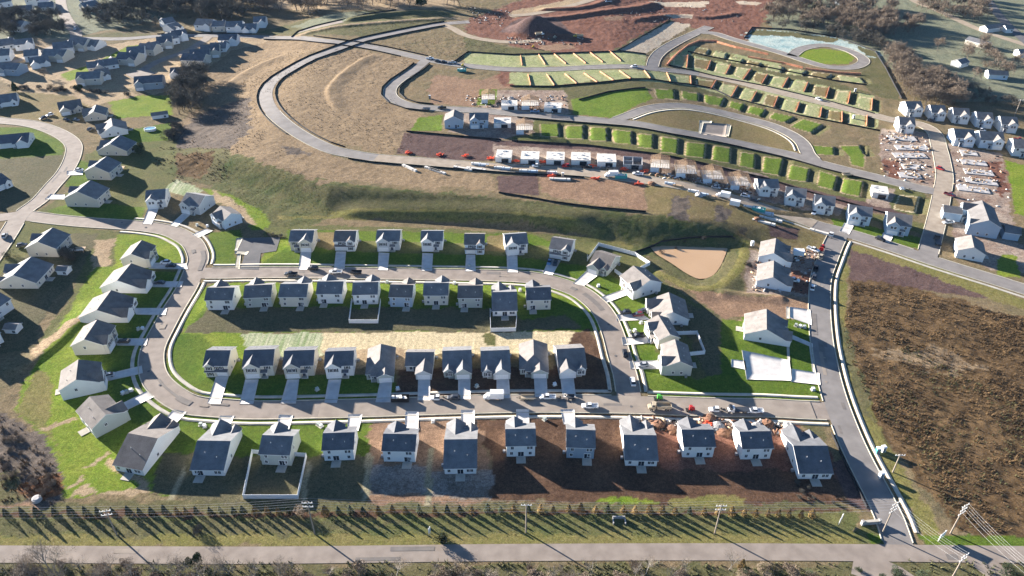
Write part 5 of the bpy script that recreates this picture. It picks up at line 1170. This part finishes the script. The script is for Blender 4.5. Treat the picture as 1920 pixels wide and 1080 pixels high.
def wire(a, b, n=10, r=.02, lab='', sag=.9):
    mb = MB(); pr = None
    for i in range(n+1):
        t = i/n; p = a.lerp(b, t); p.z -= sag*4*t*(1-t)
        if pr is not None: mb.tube(pr-a, p-a, r, r, 3)
        pr = p
    o = mb.build('power_line', [M['wire']], None, loc=a); tag(o, lab, 'power line', 'power lines')
for i, (s, e, nm) in enumerate([(8,0,'left of the first pole'),(0,1,'between the first and second poles'),(1,2,'between the second and third poles'),(2,3,'between the third and fourth poles'),(3,4,'between the fourth pole and the corner pole'),(4,6,'from the corner pole across the highway'),(5,7,'from the scrub pole across the highway')]):
    _, p, h = PL[s]; _, q, g = PL[e]
    d = (q-p).normalized(); nn = Vector((-d.y, d.x, 0))
    for k, (off, dz, t) in enumerate(((-1.3,0,'rear'),(-.45,0,'middle rear'),(.45,0,'middle front'),(1.3,0,'front'),(0,-3,'low communication'))):
        wire(p+nn*off+Vector((0,0,h-.1+dz)), q+nn*off+Vector((0,0,g-.1+dz)), lab=f'{t} wire of the power line {nm}')
# small street furniture of the entrance
r = empty('entrance_sign', G(1632,982), .1, 'low stone entrance sign wall on the grass island at the entrance road', 'entrance sign')
mb = MB(); mb.box(-2.2,2.2,-.35,.35,-.3,1.2); mb.build('wall', [M['rock']], r); mb = MB(); mb.box(-2.3,2.3,-.42,.42,1.2,1.35); mb.build('coping', [M['concrete']], r); mb = MB(); mb.box(-2.9,-2.3,-.45,.45,-.3,1.7); mb.build('pillar', [M['rock']], r); mb = MB(); mb.box(2.3,2.9,-.45,.45,-.3,1.7); mb.build('pillar', [M['rock']], r)
for px, rz, lab, w in [((1575,980),.9,'white board sign on posts at the right end of the shrub row',2.4), ((1764,1011),.6,'white board sign in the grass right of the entrance road',3.0), ((806,1002),1.2,'slim white marker board on the highway verge',1.0)]:
    r = empty('board_sign', G(*px), rz, lab, 'sign', 'white board signs')
    mb = MB(); mb.box(-w/2,w/2,-.06,.06,.9,3.0); mb.build('board', [M['vinyl']], r)
    for s in (-1, 1):
        mb = MB(); mb.box(s*w*.4-.07,s*w*.4+.07,.06,.2,-.3,2.9); mb.build('post', [M['trim']], r)
r = empty('drain_riser', G(70,938), 0, 'round grey concrete drain riser beside the scrub at lower left', 'drain riser')
mb = MB(); mb.tube((0,0,-.3),(0,0,1.0),1.4,1.35,16); mb.build('ring', [M['slab']], r); mb = MB(); mb.tube((0,0,1.0),(0,0,1.15),1.2,.9,16); mb.build('lid', [M['slab']], r)
r = empty('culvert', G(1160,972), 0, 'small concrete culvert headwall in the ditch below the shrub row', 'culvert')
mb = MB(); mb.box(-1.8,1.8,-.2,.2,-.4,1.0); mb.build('headwall', [M['rock']], r); mb = MB(); mb.box(-1.9,-1.6,-2.2,-.2,-.4,.7); mb.build('wing_wall', [M['rock']], r); mb = MB(); mb.box(1.6,1.9,-2.2,-.2,-.4,.7); mb.build('wing_wall', [M['rock']], r)
r = empty('swimming_pool', G(282,244), .1, 'oval above ground pool with white rim in the yard of the gabled house', 'swimming pool')
mb = MB(); n = 20; mb.add([(3.6*math.cos(6.283*i/n)*(1 if j < 2 else .9), 2.6*math.sin(6.283*i/n)*(1 if j < 2 else .88), (-.2,1.3,1.3,1.0)[j]) for j in range(4) for i in range(n)], [(j*n+i, j*n+(i+1) % n, (j+1)*n+(i+1) % n, (j+1)*n+i) for j in range(3) for i in range(n)]); mb.build('rim', [M['vinyl']], r)
mb = MB(); mb.add([(3.2*math.cos(6.283*i/n), 2.25*math.sin(6.283*i/n), 1.1) for i in range(n)], [tuple(range(n))]); mb.build('water', [M['poolwater']], r)
for px, lab in [((225,317),'timber deck attached behind the west house with a white car'),((150,470),'pale picnic set in the shaded yard right of the brown shrub bed')]:
    r = empty('timber_deck', G(*px), .1, lab, 'deck'); mb = MB(); mb.box(-2.4,2.4,-1.8,1.8,.8,.95); mb.build('floor', [M['wood']], r)
    for x in (-2.3,2.3):
        for y in (-1.7,1.7):
            mb = MB(); mb.box(x-.08,x+.08,y-.08,y+.08,-.2,.8); mb.build('leg', [M['wood']], r)
    mb = MB(); mb.box(-2.4,2.4,-1.8,-1.72,.95,1.8); mb.build('railing', [M['trim']], r)

# scattered building debris on the work sites: nobody could count it
def debris(polys, n, ms, label):
    V = []; F = []; MI = []
    for px in polys:
        P = np.array(GP(zo(px))); k = 0
        while k < n:
            x = random.uniform(P[:,0].min(), P[:,0].max()); y = random.uniform(P[:,1].min(), P[:,1].max()); k += 1
            if not inpoly(P, np.array([x]), np.array([y]))[0]: continue
            if min(float(dist_to(r_['L'][::3], np.array([[x, y]]))[0])-r_['w']/2 for r_ in (RD['upper'], RD['south'], RD['cross'], RD['bend'])) < .3: continue
            z = base1(x, y); a = random.uniform(0, 3.14); l = random.uniform(.3, 2.2)/2; w = random.uniform(.15, .7)/2; h = random.uniform(.1, .7); c = math.cos(a); s_ = math.sin(a); b = len(V)
            for zz in (z-.2, z+h):
                for u, v in ((-l,-w),(l,-w),(l,w),(-l,w)): V.append((x+u*c-v*s_, y+u*s_+v*c, zz))
            F += [(b,b+1,b+5,b+4),(b+1,b+2,b+6,b+5),(b+2,b+3,b+7,b+6),(b+3,b,b+4,b+7),(b+4,b+5,b+6,b+7)]; MI += [random.randrange(len(ms))]*5
    o = npmesh('debris', np.array(V), np.array(F), ms); o.data.polygons.foreach_set('material_index', MI); tag(o, label, 'debris', None, 'stuff')
debris(['930 300 1100 308 1240 325 1420 365 1580 405 1575 412 1430 380 1250 340 1100 318 930 312','1180 782 1480 790 1490 815 1180 805','1650 245 1740 250 1755 345 1655 335','1785 275 1880 290 1895 370 1800 440 1790 360','870 180 1060 180 1060 212 880 200','1410 460 1530 470 1530 550 1410 545','1215 322 1410 352 1410 365 1215 332'], 240, [M['wood'], M['wrap'], M['slab'], M['dirt_pile'], M['tyre'], M['deck'], M['dirt_pile']], 'scattered boards and rubbish on the building sites')
debris(['870 10 960 20 940 50 880 40','1100 -8 1420 -8 1400 40 1150 40','940 70 1100 70 1090 84 960 84'], 160, [M['dirt_pile'], M['rock'], M['twig_dark']], 'spoil and brush on the red dirt at the top')
# ------------------------------------------------------------------ vegetation
def tree_mesh(seed, h=12, spread=.5, twigs=900, levels=3, tw=.09, tl=1.3, upright=.4):
    rd = random.Random(seed); tb = MB(); tv = []; tips = []
    def branch(p, d, L, r, lv):
        n = 3; q = p; seg = []
        for i in range(n):
            nd = (d+Vector((rd.uniform(-1,1), rd.uniform(-1,1), rd.uniform(-.3,1)*upright))*.25).normalized()
            q2 = q+nd*(L/n); tb.tube(q, q2, r*(1-i/n*.55), r*(1-(i+1)/n*.55), 5 if lv == 0 else 3); seg.append((q, q2)); q = q2; d = nd
        tips.append((q, d, lv)) if lv >= levels-1 else None
        if lv < levels:
            k = (7, 4, 3)[lv] if lv < 3 else 2
            for j in range(k):
                t = rd.uniform(.35, 1.0) if lv == 0 else rd.uniform(.3, 1.0)
                s = seg[min(n-1, int(t*n))]; pp = s[0].lerp(s[1], t*n-int(min(t*n, n-.001)))
                a = rd.uniform(0, 6.283); tilt = rd.uniform(.45, 1.0)
                side_ = d.orthogonal().normalized(); side_.rotate(Matrix.Rotation(a, 3, d))
                nd = (d*math.cos(tilt)+side_*math.sin(tilt)+Vector((0, 0, .2*upright))).normalized()
                branch(pp, nd, L*rd.uniform(.45, .65)*(1+spread*.2), r*.5, lv+1)
            
    branch(Vector((0, 0, -.3)), Vector((0, 0, 1)), h*.55, h*.02, 0)
    V = []; F = []
    for i in range(twigs):
        p, d, lv = rd.choice(tips); p = p+Vector((rd.gauss(0, .5), rd.gauss(0, .5), rd.gauss(0, .5)))
        q = p+(d+Vector((rd.gauss(0, .7), rd.gauss(0, .7), rd.gauss(.2, .6)))).normalized()*tl*rd.uniform(.5, 1.4)
        w = Vector((rd.gauss(0, 1), rd.gauss(0, 1), rd.gauss(0, 1))).normalized()*tw
        n = len(V); V += [p-w, p+w, q]; F.append((n, n+1, n+2))
    top = max(v.z for v in V) if V else h
    return tb, V, F, top
def leafy(seed, h, rad, n, cone=False, size=.35, base_z=.15):
    rd = random.Random(seed); V = []; F = []
    lobes = [(rd.gauss(0, rad*.45), rd.gauss(0, rad*.45), h*rd.uniform(.3, .75), rad*rd.uniform(.4, .75)) for _ in range(8)]
    for i in range(n):
        if cone:
            z = h*(base_z+(1-base_z)*rd.random()**1.3); rr = rad*(1-z/h)**.75*math.sqrt(rd.uniform(.35, 1))*rd.uniform(.8, 1.15); a = rd.uniform(0, 6.283)
            c = Vector((rr*math.cos(a), rr*math.sin(a), z))
        else:
            l = rd.choice(lobes); dd = Vector((rd.gauss(0, 1), rd.gauss(0, 1), rd.gauss(0, 1))).normalized()*l[3]*rd.uniform(.6, 1)
            c = Vector(l[:3])+dd*1.0; c.z = max(.05, c.z*1.0)
        a = Vector((rd.gauss(0, 1), rd.gauss(0, 1), rd.gauss(0, 1))).normalized()*size*rd.uniform(.6, 1.3); b = a.orthogonal().normalized()*size*rd.uniform(.4, .9)
        k = len(V); V += [c-a, c+b, c+a]; F.append((k, k+1, k+2))
    return V, F
PR = {}
def mk_mesh(name, V, F, m):
    me = bpy.data.meshes.new(name); me.from_pydata([tuple(v) for v in V], [], F); me.materials.append(m); me.update(); return me
for s in range(4):
    tb, V, F, top = tree_mesh(20+s, 12, .6, 1500, 3, .075, 1.4)
    a = bpy.data.meshes.new('trunk'); a.from_pydata(tb.v, [], tb.f); a.materials.append(M['bark']); PR['bare', s] = (a, mk_mesh('crown', V, F, M['twig']), top)
    b = bpy.data.meshes.new('trunk'); b.from_pydata(tb.v, [], tb.f); b.materials.append(M['bark']); PR['dark', s] = (b, mk_mesh('crown', V, F, M['twig_dark']), top)
    tb, V, F, top = tree_mesh(50+s, 12, .8, 420, 3, .045, 1.3, .6)
    c = bpy.data.meshes.new('trunk'); c.from_pydata(tb.v, [], tb.f); c.materials.append(M['bark_pale']); PR['pale', s] = (c, mk_mesh('crown', V, F, M['twig']), top)
    V, F = leafy(80+s, 9, 3.2, 1500, True, .5)
    q = MB(); q.tube((0,0,-.3),(0,0,4),.22,.12,6); e = bpy.data.meshes.new('trunk'); e.from_pydata(q.v, [], q.f); e.materials.append(M['bark']); PR['conifer', s] = (e, mk_mesh('crown', V, F, M['conifer']), 9)
    V, F = leafy(100+s, 2.6, .85, 520, True, .2, .04)
    q = MB(); q.tube((0,0,-.2),(0,0,1.6),.07,.04,5); e = bpy.data.meshes.new('stem'); e.from_pydata(q.v, [], q.f); e.materials.append(M['bark'])
    PR['evergreen', s] = (e, mk_mesh('foliage', V, F, M['evergreen']), 2.6); PR['golden', s] = (e, mk_mesh('foliage', V, F, M['golden']), 2.6)
    V, F = leafy(120+s, 2.6, 2.0, 1900, False, .17)
    q = MB()
    for k in range(14): q.tube((0,0,-.1),(random.gauss(0,1.1),random.gauss(0,1.1),random.uniform(1.6,3.0)),.05,.015,3)
    e = bpy.data.meshes.new('stem'); e.from_pydata(q.v, [], q.f); e.materials.append(M['bark'])
    PR['shrub', s] = (e, mk_mesh('foliage', V, F, M['evergreen']), 2.6); PR['brownshrub', s] = (e, mk_mesh('foliage', V, F, M['twig']), 2.6); PR['darkshrub', s] = (e, mk_mesh('foliage', V, F, M['twig_dark']), 2.6)
    V, F = leafy(140+s, 7, 3.0, 1800, False, .42)
    q = MB(); q.tube((0,0,-.3),(0,0,3.5),.25,.15,6); e = bpy.data.meshes.new('trunk'); e.from_pydata(q.v, [], q.f); e.materials.append(M['bark']); PR['round', s] = (e, mk_mesh('crown', V, F, M['conifer']), 7)
def plant(kind, p, h, label, name, cat, group):
    s = random.randrange(4); a, b, top = PR[kind, s]; k = h/top
    r = bpy.data.objects.new(name, a); C.objects.link(r); r.location = p; r.rotation_euler = (0, 0, random.uniform(0, 6.283)); f = random.uniform(.85, 1.15); r.scale = (k*f, k*f, k)
    tag(r, label, cat, group)
    c = bpy.data.objects.new('crown' if b.name.startswith('crown') else 'foliage', b); C.objects.link(c); c.parent = r
    return r
# young evergreens of the screening row
SH = [x/4 for x in (50,175,285,415,535,648,740,848,970,1050,1140,1240,1330,1398,1475,1580,1658,1755,1825,1915)]+[480+x/4 for x in (85,170,245,520,620,710,805,920,1025,1120,1225,1340,1435,1530,1620,1735,1835)]+[960+x/4 for x in (12,125,215,310,425,518,625,715,835,920,1030,1125,1222,1330,1440,1540,1645,1740,1825,1915)]+[1440+x/4 for x in (75,155,245,325)]
for i, x in enumerate(SH):
    y = np.interp(x, [0,250,600,1000,1280,1520], [967,963,962,959,962,969])+random.uniform(-1, 1)
    gold = random.random() < np.interp(x, [250,500,950,1100], [.1,.5,.6,.95])
    plant('golden' if gold else 'evergreen', G(x, y), random.uniform(2.7, 3.8), f'{"golden brown" if gold else "dark green"} young evergreen, {ordn(i)} from left in the screening row behind the highway', 'young_evergreen', 'evergreen', 'young evergreens in the screening row')
# individual trees and shrubs
for kind, px, h, lab, nm in [('pale',(100,1078),13,'tall bare pale tree over the highway at lower left','bare_tree'),('round',(366,1062),4.5,'dark green bushy evergreen at the lower highway edge','evergreen_tree'),('shrub',(833,1014),3.0,'rounded grey green shrub alone on the highway verge','shrub'),('darkshrub',(372,998),2.2,'dark brush heap in the ditch below the shrub row at left','shrub'),('brownshrub',(563,965),2.6,'wide greyish shrub inside the screening row near the second pole','shrub'),
  ('pale',(1366,1068),9,'thin pale bare tree at the highway edge right of the middle','bare_tree'),('round',(263,288),6,'round dark green tree beside the low beige west house','evergreen_tree'),('darkshrub',(122,480),5,'dense brown bare shrub against the house wall at left','shrub'),('darkshrub',(138,488),4,'brown shrub bed plant behind the left house','shrub'),('shrub',(15,480),2.5,'small round shrub at the roadside corner lawn at left','shrub'),('shrub',(66,492),2,'small shrub below the house with the brown shrub bed','shrub'),('conifer',(790,12),16,'tall dark conifer among the bare trees at the top centre','conifer'),
  ('conifer',(30,172),7,'dark conifer beside the white house at the upper left edge','conifer'),('round',(150,172),6,'dark bushy tree on the hillside above the tan west house','evergreen_tree'),('bare',(85,146),7,'lone bare tree below the distant estate','bare_tree'),('golden',(1390,1066),4,'rust coloured shrub at the highway edge','shrub'),('bare',(1757,96),13,'broad bare tree alone in the frosty field at upper right','bare_tree'),('bare',(1823,150),11,'brown bare tree by the white shed in the frosty field','bare_tree'),('conifer',(1530,22),15,'dark conifer in the bare woods at upper right','conifer'),('conifer',(1512,12),16,'second dark conifer in the bare woods at upper right','conifer'),('darkshrub',(1392,437),2.5,'dark brush clump at the right end of the pond bank','shrub'),('darkshrub',(1405,500),2.0,'dark weeds beside the pale blue houses','shrub'),('darkshrub',(1240,474),1.5,'dark brush at the left tip of the pond','shrub')]:
    plant(kind, G(*px), h, lab, nm, nm.replace('_', ' ').replace('young ', ''), 'single trees and shrubs')
MASS = ('top left wood','wood above the basin','wood edge above the basin','estate tree belt','far left grove','far right road trees'); WOOD = []
for kind, px, n, h0, h1, nm, lab, grp in [
 ('darkshrub','500 437 530 438 540 448 505 444',6,.8,1.3,'shrub','low dark shrub edging the small parking lot','parking lot shrubs'),
 ('dark','318 168 345 150 375 145 395 165 388 190 360 215 325 215',40,11,16,'bare_tree','grey bare tree in the thicket at the edge of the brown hill','hill edge thicket'),
 ('darkshrub','310 262 335 225 345 228 330 262',9,2.5,4.5,'shrub','dark thicket shrub beside the pool yard','pool yard thicket'),
 ('dark','0 34 45 26 110 36 128 62 110 72 40 68 0 66',60,9,14,'bare_tree','hazy bare tree of the grove below the far top left houses','far left grove'),
 ('dark','160 30 200 22 300 40 300 50 200 54 160 46',30,9,14,'bare_tree','hazy bare tree of the belt behind the distant estate','estate tree belt'),
 ('dark','170 -10 480 -10 480 40 330 36 200 22',130,11,17,'bare_tree','bare tree of the hazy wood along the top left','top left wood'),
 ('bare','480 2 800 -2 870 6 860 16 700 22 480 34',46,12,18,'bare_tree','tall bare tree in the row at the top of the brown hill','top hill tree row'),
 ('bare','1440 10 1500 0 1660 14 1720 60 1640 72 1560 60 1450 46',120,11,16,'bare_tree','brown bare tree in the wood above the pale basin','wood above the basin'),
 ('dark','1440 46 1560 60 1650 76 1660 98 1560 70 1450 54',40,7,10,'bare_tree','dark bare tree on the lower edge of the wood above the basin','wood edge above the basin'),
 ('bare','1655 105 1690 105 1740 140 1800 175 1790 200 1720 198 1680 165',70,10,15,'bare_tree','grey bare tree in the clump above the new right hand houses','clump above the right houses'),
 ('dark','1740 150 1800 160 1900 195 1920 204 1800 198',30,4,8,'bare_tree','dark low tree added where shadows darken the strip to the right edge','trees over the right edge shadows'),  # low trees added to darken a strip of cast shadows
 ('bare','1700 -10 1840 0 1860 40 1790 40 1730 20',36,10,15,'bare_tree','pale brown bare tree beside the far right road','far right road trees'),
 ('bare','1800 70 1910 100 1940 140 1860 150 1800 110',16,9,13,'bare_tree','bare tree among the farm buildings at upper right','farmyard trees'),
 ('darkshrub','20 160 130 166 240 178 250 182 130 172 20 168',26,1.5,3,'shrub','low hedge shrub along the line below the distant estate','hedge below the estate'),
 ('darkshrub','1240 476 1300 458 1390 448 1395 440 1290 450',8,.7,1.3,'shrub','dark waterside brush on the pond bank','pond bank brush'),
 ('brownshrub','0 800 40 820 100 880 110 930 60 930 0 900',30,.8,1.8,'shrub','purple brown bare bush in the patch at lower left','lower left scrub patch'),
 ('brownshrub','0 1062 500 1062 900 1068 1280 1066 1560 1066 1560 1100 0 1100',60,1.4,3.0,'shrub','brown roadside bush below the highway','bushes below the highway'),
 ('shrub','0 1070 1280 1072 1560 1070 1920 1070 1920 1100 0 1100',34,1.2,2.4,'shrub','dark green roadside bush below the highway','green bushes below the highway'),
 ('pale','0 1068 420 1066 560 1072 540 1100 0 1100',40,5,9,'bare_tree','slender bare tree below the highway at left','bare trees below the highway'),
 ('pale','560 1074 1500 1074 1500 1105 560 1105',34,4,7,'bare_tree','slender bare tree below the middle of the highway','bare trees below the middle highway'),
 ('darkshrub','1480 900 1560 920 1600 945 1560 950 1490 935',10,.6,1.2,'shrub','low weed clump on the red dirt behind the last houses','weed clumps on red dirt')]:
    P = np.array(zo(px)); got = []; tries = 0
    while len(got) < n and tries < 4000:
        tries += 1; x = random.uniform(P[:, 0].min(), P[:, 0].max()); y = random.uniform(P[:, 1].min(), P[:, 1].max())
        if not inpoly(P, np.array([x]), np.array([y]))[0]: continue
        if any(abs(x-a)+2*abs(y-b) < (P[:, 0].max()-P[:, 0].min())*.008 for a, b in got): continue
        got.append((x, y))
    if nm == 'bare_tree' and grp in MASS:
        WOOD += [(x, y, random.uniform(h0, h1), kind) for x, y in got]; continue
    for x, y in got:
        plant(kind, G(x, y), random.uniform(h0, h1), lab, nm, nm.replace('_', ' '), grp)
# the far woods: far more trees than could be told apart, one mass
LT = []
for s in range(4):
    tb, V, F, top = tree_mesh(20+s, 12, .6, 1500, 2, .07, 1.7)
    LT.append((np.array([tuple(v) for v in tb.v]), [f for f in tb.f], np.array([tuple(v) for v in V]), np.array(F), top))
WV = []; WF = []; WM = []; nb = 0
for x, y, h, kind in WOOD:
    tv, tf, cv, cf, top = random.choice(LT); p = G(x, y); a = random.uniform(0, 6.283); k = h/top; c = math.cos(a); s_ = math.sin(a); q = random.uniform(.9, 1.2)
    T3 = []
    for f in tf:
        for i in range(1, len(f)-1): T3.append((f[0], f[i], f[i+1]))
    for vv, ff, mi in ((tv, np.array(T3), 0), (cv, cf, 1 if kind == 'bare' else 2)):
        xx = (vv[:,0]*c-vv[:,1]*s_)*k*q+p.x; yy = (vv[:,0]*s_+vv[:,1]*c)*k*q+p.y
        WV.append(np.column_stack([xx, yy, vv[:,2]*k+p.z])); WF.append(ff+nb); WM += [mi]*len(ff); nb += len(vv)
o = npmesh('woodland', np.concatenate(WV), np.concatenate(WF), [M['bark'], M['twig'], M['twig_dark']]); o.data.polygons.foreach_set('material_index', WM); tag(o, 'leafless hazy woods along the top of the view', 'woods', None, 'stuff')
# uncountable rough growth
def tufts(name, polys, dens, h, wd, m, label, blades=6, clump=9.0):
    Vs = []
    for px in polys:
        P = np.array(GP(zo(px))); x0, y0 = P.min(0); x1, y1 = P.max(0); n = int((x1-x0)*(y1-y0)*dens)
        x = rng.uniform(x0, x1, n); y = rng.uniform(y0, y1, n); k = inpoly(P, x, y); x = x[k]; y = y[k]
        cn = vnoise(x, y, clump, 21)*.35+vnoise(x, y, 2.3, 22)*.3+vnoise(x, y, 17.0, 23)*.35; k = rng.random(len(x)) < np.clip((cn-.32)*3.2, 0.03, 1); x = x[k]; y = y[k]; cn = cn[k]; z = base(x, y)-.05
        hh = h*(.45+cn)*rng.uniform(.6, 1.3, len(x))
        for b in range(blades):
            a = rng.uniform(0, 6.283, len(x)); r = hh*rng.uniform(.25, .85, len(x)); w = wd*rng.uniform(.6, 1.4, len(x)); c = rng.uniform(-.3, .3, (2, len(x)))
            bx = x+c[0]*hh; by = y+c[1]*hh
            p0 = np.column_stack([bx-np.sin(a)*w, by+np.cos(a)*w, z]); p1 = np.column_stack([bx+np.sin(a)*w, by-np.cos(a)*w, z]); p2 = np.column_stack([bx+np.cos(a)*r, by+np.sin(a)*r, z+hh*rng.uniform(.5, 1, len(x))])
            Vs.append(np.stack([p0, p1, p2], 1))
    V = np.concatenate(Vs).reshape(-1, 3); F = np.arange(len(V)).reshape(-1, 3)
    o = npmesh(name, V, F, [m]); tag(o, label, 'undergrowth', None, 'stuff')
M['weed_brown'] = mat('weed_brown', (0.066,0.042,0.022), .95, c2=(.205,.130,.062), scale=.07)
M['weed_olive'] = mat('weed_olive', (0.06,0.072,0.03), .95, c2=(.15,.135,.06), scale=.15)
M['weed_tan'] = mat('weed_tan', (0.16,0.115,0.07), .95, c2=(.29,.215,.13), scale=.12)
tufts('undergrowth', ['1594 528 1700 546 1850 580 1940 600 1990 1000 1800 996 1720 870 1640 780 1600 690 1580 620'], 1.7, .8, .09, M['weed_brown'], 'brown knee high scrub filling the field right of the entrance road', 6, 3.2)
tufts('undergrowth', ['1620 600 1800 700 1980 800 1990 1000 1800 996 1720 870 1650 780'], .6, .7, .09, M['weed_olive'], 'olive weeds among the brown scrub right of the entrance road', 6, 8.0)
tufts('undergrowth', ['400 300 440 290 560 320 640 343 800 358 960 374 1200 404 1330 425 1395 450 1380 445 1330 448 1200 455 1100 440 960 415 620 407 560 430 480 420 430 380','1360 460 1400 450 1400 540 1310 550 1340 520'], .8, .3, .07, M['weed_olive'], 'rough green weeds on the grassy bank', 4, 4.0)
tufts('undergrowth', ['500 140 650 92 780 112 730 165 750 205 800 225 760 290 640 268 540 225','400 120 620 82 480 200 500 260 580 300 400 290 330 310 300 250','700 85 880 62 960 96 850 112','600 60 840 30 830 44 700 65'], .16, .55, .13, M['weed_tan'], 'dry tan weeds over the brown hill', 5, 14)
tufts('undergrowth', ['0 1054 1600 1054 1600 1110 0 1110','1700 1048 1920 1050 1920 1100 1720 1100'], .8, .9, .13, M['weed_olive'], 'rough grass under the bushes below the highway', 6)
tufts('undergrowth', ['0 780 40 800 120 900 110 945 0 945'], .6, .8, .14, M['weed_brown'], 'purple brown scrub at lower left', 6)
tufts('undergrowth', ['0 968 1600 960 1600 1005 0 1005','430 938 1560 942 1560 956 430 956'], .5, .35, .09, M['weed_olive'], 'uncut grass between the shrub row and the highway', 4)
tufts('undergrowth', ['300 275 430 275 430 340 330 345 290 310'], .5, .7, .14, M['weed_brown'], 'dark weeds on the slope by the old west houses', 5)
# ------------------------------------------------------------------ camera, light, air
cam = bpy.data.cameras.new('camera'); cam.sensor_width = 36; cam.lens = 36*FPX/1920; cam.clip_end = 9000; cam.clip_start = 1
co = bpy.data.objects.new('camera', cam); C.objects.link(co); co.location = (0, 0, H); co.rotation_euler = (math.pi/2-PIT, 0, 0)
bpy.context.scene.camera = co
w = bpy.data.worlds.new('World'); bpy.context.scene.world = w; w.use_nodes = True
wn = w.node_tree; bg = wn.nodes['Background']
sk = wn.nodes.new('ShaderNodeTexSky'); sk.sky_type = 'NISHITA'; sk.sun_disc = False; sk.sun_elevation = SUN_EL
dl = Vector((math.cos(SUN_AZ)*math.cos(SUN_EL), math.sin(SUN_AZ)*math.cos(SUN_EL), -math.sin(SUN_EL)))
sk.sun_rotation = math.atan2(-dl.x, -dl.y); sk.altitude = 1500; sk.air_density = 0.9; sk.dust_density = 0.05; sk.ozone_density = 3.5
wn.links.new(sk.outputs[0], bg.inputs[0]); bg.inputs[1].default_value = 0.05
sl = bpy.data.lights.new('sun', 'SUN'); sl.energy = 5.0; sl.angle = R(0.5); sl.color = (1.0, 0.925, 0.835)
so = bpy.data.objects.new('sun', sl); C.objects.link(so); so.location = (-300, 300, 300); so.rotation_euler = dl.to_track_quat('-Z', 'Y').to_euler()
sc = bpy.context.scene
sc.view_settings.view_transform = 'Standard'; sc.view_settings.look = 'None'; sc.view_settings.exposure = 2.25; sc.view_settings.gamma = 1.0
sc.cycles.max_bounces = 5; sc.cycles.diffuse_bounces = 2; sc.cycles.use_denoising = True

hb = MB(); hb.box(-3400, 3400, -1400, 4900, -4, 184); hz = hb.build('haze', [], None); tag(hz, kind='stuff')
hm = bpy.data.materials.new('haze_air'); hm.use_nodes = True; hn = hm.node_tree; hn.nodes.remove(hn.nodes['Principled BSDF'])
pv = hn.nodes.new('ShaderNodeVolumePrincipled'); pv.inputs['Color'].default_value = (0.4, 0.64, 1.0, 1); pv.inputs['Density'].default_value = 0.000017; pv.inputs['Anisotropy'].default_value = 0.0
hn.links.new(pv.outputs[0], hn.nodes['Material Output'].inputs['Volume']); hz.data.materials.append(hm)
hz['label'] = 'thin blue morning haze over the far half of the view'; hz['category'] = 'haze'
sc.cycles.volume_bounces = 0
